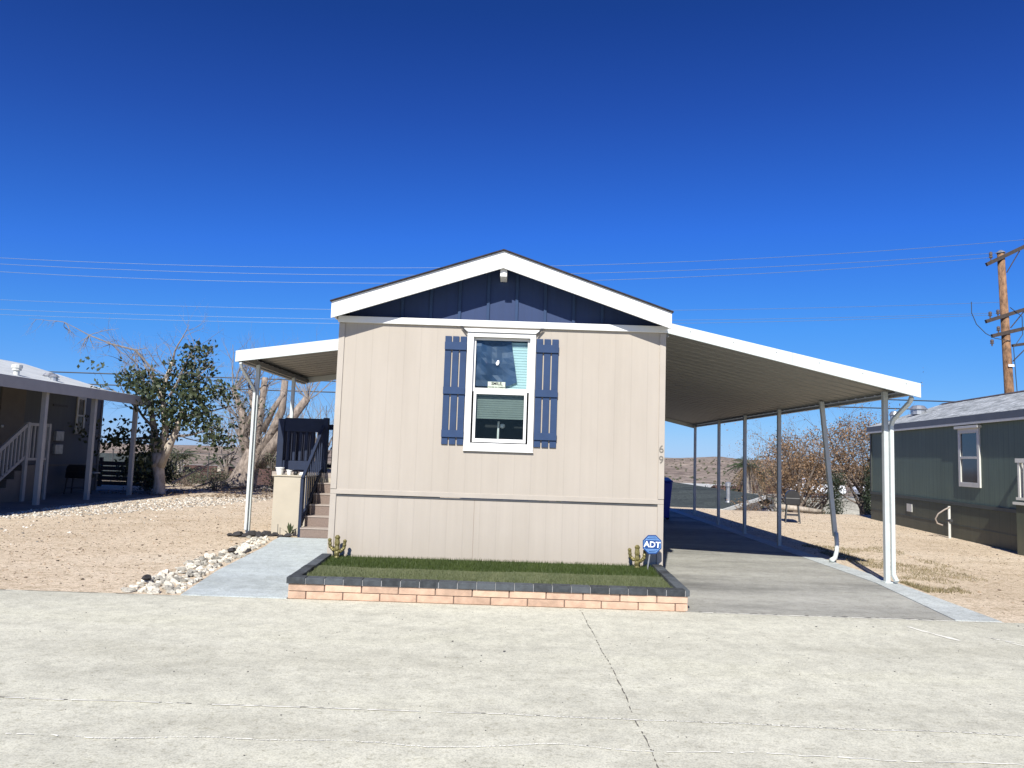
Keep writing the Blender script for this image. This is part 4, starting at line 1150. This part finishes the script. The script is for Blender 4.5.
# its steps
st = thing('entry_steps', (-12.3, 18.2, 0), 'white railed wooden steps under the left neighbour\'s awning', 'steps')
b = MB(); b.box(LX+.01, -11.95, 18.55, 19.5, .0, .90)
for k in range(4): b.box(LX+.25, -11.95, 17.51+.26*k, 17.77+.26*k, 0, .2*(k+1)-.03)
b.build('step', M['greydoor'], st)
b = MB()
A, B = Vector((-11.93, 17.3, 1.02)), Vector((-11.93, 18.6, 1.92))
b.beam(A, B, .05, .09); b.beam(A-Vector((0, 0, .72)), B-Vector((0, 0, .80)), .04, .07)
b.box(-11.97, -11.89, 17.22, 17.32, 0, 1.1); b.box(-11.97, -11.89, 18.56, 18.66, 0, 1.96); b.box(-11.97, -11.89, 19.42, 19.5, 0, 1.96)
for k in range(1, 10):
    p = A.lerp(B, k/10); b.box(-11.95, -11.91, p.y-.02, p.y+.02, p.z-.75, p.z-.04)
b.box(-11.96, -11.90, 18.66, 19.42, 1.88, 1.95); b.box(-11.95, -11.91, 18.66, 19.42, 1.02, 1.08)
for k in range(5): b.box(-11.945, -11.915, 18.72+k*.15, 18.76+k*.15, 1.08, 1.88)
b.build('railing', M['shaded_white'], st)
b = MB(); b.prism([(-13.0, 9), (-10.5, 9), (-10.45, 24.3), (-13, 24.3)], 'z', -.05, .02)
tag(b.build('patio_slab', M['slab']), kind='structure')
# barbecue by the neighbour's wall
def barbecue(x, y, s, label, mat, rot=0):
    T = thing('barbecue_grill', (x, y, 0), label, 'barbecue')
    mb = MB(); mb.tube([(x-.30*s, y, .72*s), (x+.30*s, y, .72*s)], .19*s, 12); mb.build('lid', M[mat], T, smooth=False)
    mb = MB(); mb.box(x-.31*s, x+.31*s, y-.2*s, y+.2*s, .50*s, .70*s); mb.build('firebox', M[mat], T, bevel=.02)
    mb = MB(); mb.box(x+.33*s, x+.55*s, y-.16*s, y+.16*s, .66*s, .69*s); mb.build('side_shelf', M['steel'], T)
    for sx_ in (-1, 1):
        for sy_ in (-1, 1):
            mb = MB(); mb.beam((x+sx_*.26*s, y+sy_*.15*s, .52*s), (x+sx_*.30*s, y+sy_*.19*s, .0), .03*s, .03*s, (0, 1, 0)); mb.build('leg', M['dark_grey'], T)
    mb = MB(); mb.box(x-.28*s, x+.28*s, y-.16*s, y+.16*s, .20*s, .22*s); mb.build('lower_shelf', M['dark_grey'], T); return T
barbecue(-12.35, 21.75, .95, 'black grill against the left neighbour\'s shaded wall', 'black')
gl = barbecue(7.62, 20.3, .95, 'dark grill on thin legs standing on the dirt beyond the carport posts', 'black'); gl.rotation_euler = (0, 0, R(72))

# ------------------------------------------------------------------ right neighbour (built square, then turned a little)
rn = thing('mobile_home', (10.87, 22.65, 0), 'dark green mobile home with grey shingle roof at the right edge', 'mobile home')
# local frame: origin at far left corner; wall face on x=0 runs towards -y
ox, oy = 10.87, 22.65
def L(*a): return a
b = MB(); b.box(ox, ox+4.2, oy-14.5, oy, .0, 2.76); b.build('wall', M['rivergreen'], rn)
b = MB(); b.box(ox-.012, ox-.001, oy-14.4, oy, .02, .74); b.build('skirting', M['greendark'], rn)
b = MB(); b.box(ox-.035, ox-.001, oy-14.4, oy+.02, .745, .82); b.box(ox-.02, ox-.013, oy-14.4, oy, .30, .32); b.box(ox-.022, ox-.002, oy-.10, oy+.015, .83, 2.6); b.build('belt_trim', M['greentrim'], rn)
b = MB(); b.prism([(ox-.07, 2.745), (ox+2.1, 3.50), (ox+4.27, 2.745), (ox+4.27, 2.70), (ox+2.1, 3.455), (ox-.07, 2.70)], 'y', oy-14.7, oy+.08)
b.build('roof', M['shingle_grey'], rn)
b = MB(); b.prism([(ox, 2.762), (ox+4.2, 2.762), (ox+2.1, 3.42)], 'y', oy-.08, oy-.001); b.build('gable', M['greendark'], rn)
b = MB(); b.box(ox-.09, ox-.05, oy-14.7, oy+.08, 2.60, 2.742); b.build('fascia', M['bluegrey'], rn)
b = MB(); b.box(ox-.088, ox-.052, oy-14.7, oy+.08, 2.545, 2.598); b.box(ox-.05, ox-.002, oy-14.6, oy+.05, 2.58, 2.60); b.build('soffit_trim', M['palewhite'], rn)
window_x(rn, ox, oy-6.66, oy-5.70, 1.18, 2.46, -1, 'palewhite', .10, .5, True)
b = MB(); b.box(ox-.03, ox-.014, oy-3.05, oy-2.72, .42, .62); b.build('crawl_vent', M['palewhite'], rn)
for k, (dx, dy, r) in enumerate(((.9, -1.2, .2), (.55, -.4, .13))):
    b = MB(); zz = 2.73+.36*(dx+.2); b.lathe((ox+dx, oy+dy, zz), [(r, -.05), (r, .08), (r*1.25, .10), (r*.8, .2), (r*.2, .22)], 12); b.build('roof_vent', M['steel'], rn)
b = MB()
for k in range(30):
    t = k/30; xx = ox+1.8+.6*0; 
b.prism([(ox+1.98, 3.475), (ox+2.1, 3.525), (ox+2.22, 3.475), (ox+2.1, 3.51)], 'y', oy-14.7, oy+.09); b.build('ridge_cap', M['shingle_dark'], rn)
rn.rotation_euler = (0, 0, R(-7.1))
# note: -7.1 deg turns the wall so its near end comes closer to the carport

sp = thing('hose_riser', (10.02, 17.2, 0), 'white standpipe with looped hose before the green home', 'standpipe')
b = MB(); b.tube([(10.02, 17.2, 0), (10.02, 17.2, .72)], .028, 8); b.build('pipe', M['palewhite'], sp)
b = MB(); b.tube([(10.02, 17.17, .70), (9.92, 17.2, .64), (9.80, 17.25, .54), (9.76, 17.3, .42), (9.80, 17.3, .32), (9.90, 17.25, .28)], .018, 6); b.build('hose', M['stepedge'], sp, smooth=True)
b = MB(); b.tube([(10.02, 17.12, .40), (10.02, 17.28, .40)], .035, 8); b.build('valve', M['dark_grey'], sp)

dk_ = thing('side_porch', (9.75, 13.2, 0), 'dark green boxed porch with white railing at the right edge', 'porch')
b = MB(); b.box(9.60, 10.6, 12.2, 14.3, 0, .93); b.build('deck_skirt', M['greendark'], dk_)
b = MB(); b.box(9.56, 10.6, 12.15, 14.34, .932, .98); b.build('deck', M['palewhite'], dk_)
b = MB(); b.box(9.60, 9.66, 12.2, 14.3, 1.72, 1.80); b.box(9.60, 9.66, 12.2, 14.3, 1.02, 1.07)
for k in range(14): b.box(9.61, 9.65, 12.25+k*.15, 12.30+k*.15, 1.07, 1.72)
b.box(9.66, 9.95, 14.24, 14.3, 1.72, 1.80); b.box(9.66, 9.95, 14.24, 14.3, 1.02, 1.07)
for k in range(3): b.box(9.70+k*.09, 9.74+k*.09, 14.25, 14.29, 1.07, 1.72)
b.build('railing', M['palewhite'], dk_)

# ------------------------------------------------------------------ blue bin in the carport
bn = thing('recycling_bin', (3.92, 19.6, 0), 'blue recycling bin peeking out past the front corner of the home', 'bin')
b = MB(); x, y = 3.92, 19.6
b.hexa([(x-.20, y-.22, .08), (x+.20, y-.22, .08), (x+.20, y+.22, .08), (x-.20, y+.22, .08), (x-.27, y-.29, .98), (x+.27, y-.29, .98), (x+.27, y+.29, .98), (x-.27, y+.29, .98)])
b.build('body', M['binblue'], bn, bevel=.02)
b = MB(); b.hexa([(x-.29, y-.31, .985), (x+.29, y-.31, .985), (x+.29, y+.31, .985), (x-.29, y+.31, .985), (x-.27, y-.28, 1.03), (x+.27, y-.28, 1.03), (x+.27, y+.28, 1.10), (x-.27, y+.28, 1.10)]); b.build('lid', M['binblue'], bn, bevel=.01)
for s in (-1, 1):
    b = MB(); b.tube([(x+s*.22, y+.22, .12), (x+s*.28, y+.22, .12)], .12, 12); b.build('wheel', M['rubber'], bn)

# ------------------------------------------------------------------ utility pole and lines
up = thing('utility_pole', (21.9, 33, -2.5), 'brown wooden utility pole with crossarms behind the green home', 'utility pole')
b = MB(); b.tube([(22.35, 33, -3), (22.0, 33, 5), (21.80, 33, 11.32)], [.22, .19, .15], 12); b.build('pole', M['wood'], up, smooth=True)
b = MB(); b.lathe((21.8, 33, 11.32), [(.20, 0), (.16, .05), (.05, .13)], 12); b.build('pole_cap', M['steel'], up)
def arm(a, c, h=.16): 
    mb = MB(); mb.beam(a, c, .12, h); return mb.build('crossarm', M['arm'], up)
arm((21.05, 32.85, 10.73), (23.1, 32.85, 11.78)); arm((20.95, 32.85, 8.14), (24.0, 32.85, 9.2)); arm((21.2, 32.85, 7.50), (24.2, 32.85, 8.3)); arm((22.1, 32.85, 7.1), (24.4, 32.85, 7.5), .12)
def insul(x, z, h=.32):
    mb = MB(); mb.lathe((x, 32.85, z), [(.03, 0), (.03, h*.3), (.08, h*.35), (.08, h*.5), (.05, h*.55), (.075, h*.65), (.07, h*.9), (.03, h)], 8); mb.build('insulator', M['insul'], up)
insul(21.25, 10.9, .42); insul(22.85, 11.7, .40); insul(21.15, 8.30, .3); insul(21.5, 7.65, .3); insul(21.2, 7.05, .3); insul(22.75, 7.3, .35); insul(21.5, 8.40, .3)
for a, c in (((22.55, 32.85, 11.4), (21.95, 32.85, 10.4)), ((22.7, 32.85, 8.7), (22.05, 32.85, 7.9)), ((22.9, 32.85, 7.2), (22.1, 32.85, 6.4))):
    b = MB(); b.tube([a, c], .025, 5); b.build('brace', M['arm'], up)
b = MB(); b.tube([(20.3, 32.8, 9.0), (20.3, 32.8, 8.5), (20.5, 32.8, 8.0), (20.9, 32.8, 7.6), (21.3, 32.8, 7.4), (22.0, 32.8, 7.3)], .018, 5)
b.tube([(22.0, 32.78, 8.8), (22.5, 32.75, 8.4), (22.5, 32.75, 7.6), (22.1, 32.78, 7.0), (22.2, 32.78, 5)], .018, 5); b.build('jumper_wire', M['wire_dark'], up)
b = MB(); b.box(21.85, 22.1, 32.76, 32.8, 6.15, 6.25); b.build('tag', M['signwhite'], up)

def quadfit(pts):
    # least squares z = a + b x + c x^2
    import itertools
    n = len(pts); Sx = [sum(p[0]**k for p in pts) for k in range(5)]; T_ = [sum(p[1]*p[0]**k for p in pts) for k in range(3)]
    A = [[Sx[i+j] for j in range(3)]+[T_[i]] for i in range(3)]
    for i in range(3):
        pv = A[i][i]; A[i] = [v/pv for v in A[i]]
        for j in range(3):
            if j != i: f = A[j][i]; A[j] = [u-f*v for u, v in zip(A[j], A[i])]
    return [A[i][3] for i in range(3)]
W = [([(-23.1, 9.55), (-7.87, 9.586), (1.98, 10.03), (12.755, 10.857), (22.69, 11.908)], .010, 'wire', 'topmost power line across the sky', 22.85),
     ([(-23.1, 9.277), (-7.86, 9.267), (3.0, 9.703), (12.75, 10.467), (21.68, 11.274)], .010, 'wire', 'second power line from the top, ending at the pole cap', 21.8),
     ([(-23.05, 8.913), (-7.84, 8.926), (3.56, 9.402), (12.75, 10.146), (21.4, 11.081)], .010, 'wire', 'third power line from the top, ending left of the pole top', 21.25),
     ([(-22.9, 7.646), (-8.13, 7.727), (7.39, 8.19), (12.75, 8.461), (21.25, 9.02)], .008, 'wire', 'fourth line from the top, highest of the lower three pale wires', 21.6),
     ([(-22.9, 7.231), (-8.1, 7.25), (7.39, 7.784), (12.75, 8.009), (21.24, 8.52)], .008, 'wire', 'fifth line from the top, middle of the lower three pale wires', 21.5),
     ([(-22.87, 7.006), (-8.09, 7.038), (7.39, 7.648), (12.75, 7.9), (21.24, 8.43)], .008, 'wire', 'sixth line from the top, lowest of the lower three pale wires', 21.15)]
for i, (pts, r, mt, lb, xe) in enumerate(W):
    a, c, d = quadfit(pts); b = MB(); P = []
    for k in range(41):
        x = -48+(xe+48)*k/40; P.append((x, 32.85, a+c*x+d*x*x))
    b.tube(P, r, 5); tag(origin(b.build('power_line', M[mt]), P[-1]), lb, 'power line', 'lines strung across the sky')
for z, lb, dz in ((4.56, 'upper dark telephone cable seen low behind the trees', 0), (4.06, 'lower dark telephone cable seen low behind the trees', .12)):
    b = MB(); P = [(-45+70*k/40, 33.3, z+(dz*max(0, (-45+70*k/40+10)/30))) for k in range(41)]
    b.tube(P, .028, 5); tag(origin(b.build('telephone_cable', M['wire_dark']), P[-1]), lb, 'cable')

# ------------------------------------------------------------------ background houses
# slate roofed house beyond the right yard
hz = thing('slate_roof_house', (8, 36, -3.1), 'house with dark slate roof and white walls just beyond the right yard', 'house')
A1, B1, C1, D1 = (3.0, 33.6, -.50), (9.35, 33.0, -.50), (12.2, 36.0, .02), (8.6, 40.5, .42)
E1, F1, G1 = (6.3, 38.6, -.02), (14.0, 40.0, -.6), (8.5, 46.5, -.5)
b = MB(); b.quad(A1, B1, C1, D1, E1); b.quad(C1, F1, D1); b.quad(D1, F1, G1, E1)
b.quad(*[(p[0], p[1], p[2]-.10) for p in (E1, D1, C1, B1, A1)])
b.build('roof', M['shingle_slate'], hz)
b = MB(); b.beam((A1[0], A1[1]-.02, A1[2]-.06), (B1[0], B1[1]-.02, B1[2]-.06), .05, .14); b.beam((B1[0]+.02, B1[1]-.02, B1[2]-.07), (C1[0]+.02, C1[1]-.02, C1[2]-.07), .06, .16); b.build('fascia', M['palewhite'], hz)
b = MB()
b.prism([(3.6, 34.2), (9.2, 33.7), (13.6, 38.8), (10, 44), (4.5, 44)], 'z', -4.5, -.75); 
b.hexa([(9.2, 33.8, -.75), (12.6, 37.5, -.75), (12.6, 38, -.75), (9.2, 34.2, -.75), (9.35, 33.8, -.68), (11.95, 36.2, -.22), (12, 37, -.22), (9.35, 34.2, -.68)])
b.build('wall', M['white_far'], hz)
b = MB(); b.lathe((10.05, 34.6, -.42), [(.20, .0), (.17, .08), (.085, .20), (.085, .85), (.13, .86), (.13, 1.02), (.05, 1.07)], 12); b.build('vent_pipe', M['steel'], hz)
b = MB(); b.box(8.6, 9.0, 33.66, 33.69, -2.6, -1.4); 
wv = b.build('window', M['carglass'], hz)
# white single storey building behind it
def block_house(x0, x1, y0, y1, z0, z1, rise, wallm, roofm, label, name='house', wins=3, over=.4, axis='x'):
    T = thing(name, ((x0+x1)/2, y0, z0), label, 'house')
    mb = MB(); mb.box(x0, x1, y0, y1, z0-1, z1)
    mb.build('wall', M[wallm], T)
    ym = (y0+y1)/2; mb = MB()
    mb.prism([(y0-over, z1+.002), (ym, z1+rise), (y1+over, z1+.002), (y1+over, z1+.12), (ym, z1+rise+.12), (y0-over, z1+.12)], 'x', x0-over, x1+over); mb.build('roof', M[roofm], T)
    mb = MB(); mb.prism([(y0+.01, z1), (y1-.01, z1), (ym, z1+rise-.02)], 'x', x0+.01, x1-.01); mb.build('gable', M[wallm], T)
    for k in range(wins):
        xx = x0+(x1-x0)*(k+.5)/wins; mb = MB(); mb.box(xx-.55, xx+.55, y0-.03, y0-.001, z0+1.0, z0+2.0); w = mb.build('window', M['palewhite'], T)
        mb = MB(); mb.box(xx-.47, xx+.47, y0-.04, y0-.031, z0+1.08, z0+1.92); mb.build('pane', M['carglass'], w)
    return T
block_house(9, 20.5, 74, 84, -5.3, -1.9, 1.0, 'white_far', 'white_far', 'long white roofed building far behind the slate roof', wins=5)
block_house(-19.6, -14.2, 44, 50, -3.4, -.85, 1.0, 'tan_far', 'shingle_brown', 'low house with reddish brown roof beyond the wire fence', wins=2, over=.6)
block_house(-27, -14, 60, 66, -4.6, -1.0, .75, 'white_far', 'white_far', 'white building behind the brown roofed house', wins=4)
block_house(-31, -22.5, 44, 52, -3.4, -.6, 1.3, 'white_far', 'shingle_slate', 'grey roofed house seen between the left neighbour and the leafy tree', wins=2)
block_house(21, 31, 72, 80, -5.2, -2.0, 1.1, 'tan_far', 'shingle_brown', 'tan house beyond the green home', wins=3)
rng = random.Random(77)
for k, (x, y, lb) in enumerate([(-60, 150, 'tiny tan house far left on the valley floor'), (40, 150, 'tiny white house on the valley floor behind the carport posts'), (62, 190, 'tiny tan house at the foot of the hills'), (24, 120, 'small brown roofed house farther out behind the slate roof'), (-42, 110, 'small brown roofed house far beyond the wire fence')]):
    z = height(x, y); block_house(x-6, x+6, y, y+8, z, z+2.6, 1.2, ('tan_far', 'white_far')[k % 2], ('shingle_brown', 'white_far')[k % 2], lb, wins=2)

# wire fence at the back of the left yard
fc = thing('wire_fence', (-12, 30, 0), 'wire fence with thin steel posts across the back of the left yard', 'fence')
for k in range(8):
    x = -15.5+k*1.25; b = MB(); b.tube([(x, 29.5, -.1), (x, 29.5, 1.25)], .022, 6); b.build('post', M['dark_grey'], fc)
b = MB()
for z in (.15, .45, .75, 1.2): b.tube([(-15.5, 29.5, z), (-6.75, 29.5, z)], .006 if z < 1 else .014, 5)
b.build('wires', M['dark_grey'], fc)
fd = thing('board_fence', (-15, 26, 0), 'dark slatted board fence behind the left neighbour\'s patio', 'fence')
b = MB()
for k in range(5): b.box(-16, -12.35, 26.2, 26.23, .05+k*.17, .19+k*.17)
b.build('boards', M['arm'], fd)
for x in (-16, -14.2, -12.4): b = MB(); b.box(x-.18 if x > -13 else x-.05, x+.18 if x > -13 else x+.05, 26.24, 26.34, 0, 1.25 if x > -13 else 1.0); b.build('post', M['arm'], fd)

# parked white cars behind the brown trees
def car(x, y, z, rot, label):
    T = thing('parked_car', (x, y, z), label, 'car', 'white cars parked behind the brown trees')
    side = [(-2.2, .35), (-2.25, .75), (-1.9, .95), (-1.2, 1.02), (-.6, 1.48), (.9, 1.52), (1.7, 1.08), (2.2, .95), (2.25, .5), (2.15, .35)]
    mb = MB(); mb.prism([(x+a, z+c) for a, c in side][::-1], 'y', y-.85, y+.85); mb.build('body', M['carwhite'], T, bevel=.06)
    gl = [(-1.05, 1.04), (-.55, 1.42), (.85, 1.46), (1.5, 1.08)]
    for s in (-1, 1):
        ya = y+s*.853; mb = MB(); mb.prism([(x+a, z+c) for a, c in gl], 'y', min(ya, ya+s*.01), max(ya, ya+s*.01)); mb.build('side_window', M['carglass'], T)
        for wx in (-1.4, 1.4):
            mb = MB(); mb.tube([(x+wx, y+s*.70, z+.33), (x+wx, y+s*.90, z+.33)], .33, 14); w = mb.build('wheel', M['rubber'], T)
            mb = MB(); mb.tube([(x+wx, y+s*.90, z+.33), (x+wx, y+s*.915, z+.33)], .20, 12); mb.build('rim', M['steel'], w)
    mb = MB(); mb.box(x+2.2, x+2.262, y-.75, y-.45, z+.7, z+.9); mb.box(x+2.2, x+2.262, y+.45, y+.75, z+.7, z+.9); mb.build('tail_lights', M['red'], T)
car(24.2, 60, -1.0, 0, 'white parked car seen between the two narrow cypresses')
car(30.0, 60.5, -1.0, 0, 'white parked car just left of the green home\'s corner')
b = MB(); b.box(20, 36, 57, 64, -5.6, -1.004); tag(b.build('parking_terrace', M['drive']), kind='structure')

# ------------------------------------------------------------------ light, sky, camera
S.render.engine = 'CYCLES'
sd = Vector((.23, 1, -.87)).normalized()
sun = bpy.data.lights.new('sun', 'SUN'); sun.energy = 5.0; sun.angle = R(.53); sun.color = (1, .965, .90)
so = bpy.data.objects.new('sun', sun); col.objects.link(so); so.rotation_euler = sd.to_track_quat('-Z', 'Y').to_euler(); so.location = (-5, -20, 20)
w = bpy.data.worlds.new('World'); S.world = w; w.use_nodes = True; nt = w.node_tree
bg = nt.nodes['Background']; sky = nt.nodes.new('ShaderNodeTexSky'); sky.sky_type = 'NISHITA'; sky.sun_disc = False
sky.sun_elevation = math.asin(-sd.z); sky.sun_rotation = math.atan2(-sd.x, -sd.y)
sky.altitude = 900; sky.air_density = 1.0; sky.dust_density = .15; sky.ozone_density = 3.0
hs = nt.nodes.new('ShaderNodeHueSaturation'); hs.inputs['Saturation'].default_value = 1.2; hs.inputs['Hue'].default_value = .5
nt.links.new(sky.outputs[0], hs.inputs['Color']); tintn = nt.nodes.new('ShaderNodeMix'); tintn.data_type = 'RGBA'; tintn.blend_type = 'MULTIPLY'; tintn.inputs[0].default_value = 1; tintn.inputs[7].default_value = (.52, .80, 1.45, 1)
nt.links.new(hs.outputs[0], tintn.inputs[6]); 
sc1 = nt.nodes.new('ShaderNodeVectorMath'); sc1.operation = 'SCALE'; sc1.inputs['Scale'].default_value = .0677; nt.links.new(tintn.outputs[2], sc1.inputs[0])
cv = nt.nodes.new('ShaderNodeRGBCurve'); nt.links.new(sc1.outputs[0], cv.inputs[1])
for ci, pts in ((0, [(0, 0), (.0152, .0100), (.021, .018), (.038, .036), (.074, .080), (.305, .36), (1, 1)]), (1, [(0, 0), (.069, .054), (.089, .084), (.144, .185), (.238, .335), (.546, .62), (1, 1)]), (2, [(0, 0), (.29, .28), (.37, .44), (.53, .78), (.74, .93), (1, 1)])):
    c = cv.mapping.curves[ci]
    c.points[0].location = pts[0]; c.points[1].location = pts[-1]
    for p in pts[1:-1]: c.points.new(*p)
    for p in c.points: p.handle_type = 'VECTOR'
cv.mapping.update()
sc2 = nt.nodes.new('ShaderNodeVectorMath'); sc2.operation = 'SCALE'; sc2.inputs['Scale'].default_value = 1/.0707; nt.links.new(cv.outputs[0], sc2.inputs[0])
nt.links.new(sc2.outputs[0], bg.inputs[0])
bg.inputs[1].default_value = .05

cam = bpy.data.cameras.new('camera'); co = bpy.data.objects.new('camera', cam); col.objects.link(co); S.camera = co
cam.sensor_width = 36; cam.sensor_fit = 'HORIZONTAL'; cam.lens = 750/1024*36; cam.clip_end = 20000; cam.clip_start = .05
P_, R_ = R(5.4), R(1.9)
X = Vector((1, 0, 0)); D = Vector((0, math.cos(P_), math.sin(P_))); U = Vector((0, -math.sin(P_), math.cos(P_)))
r_ = X*math.cos(R_)+U*math.sin(R_); u_ = U*math.cos(R_)-X*math.sin(R_)
m = Matrix((( r_.x, u_.x, -D.x, 0), (r_.y, u_.y, -D.y, 0), (r_.z, u_.z, -D.z, 1.55), (0, 0, 0, 1)))
co.matrix_world = m
S.render.resolution_x = 1024; S.render.resolution_y = 768
vs = S.view_settings; vs.view_transform = 'Standard'; vs.look = 'None'; vs.exposure = .5; vs.gamma = 1; vs.use_curve_mapping = False
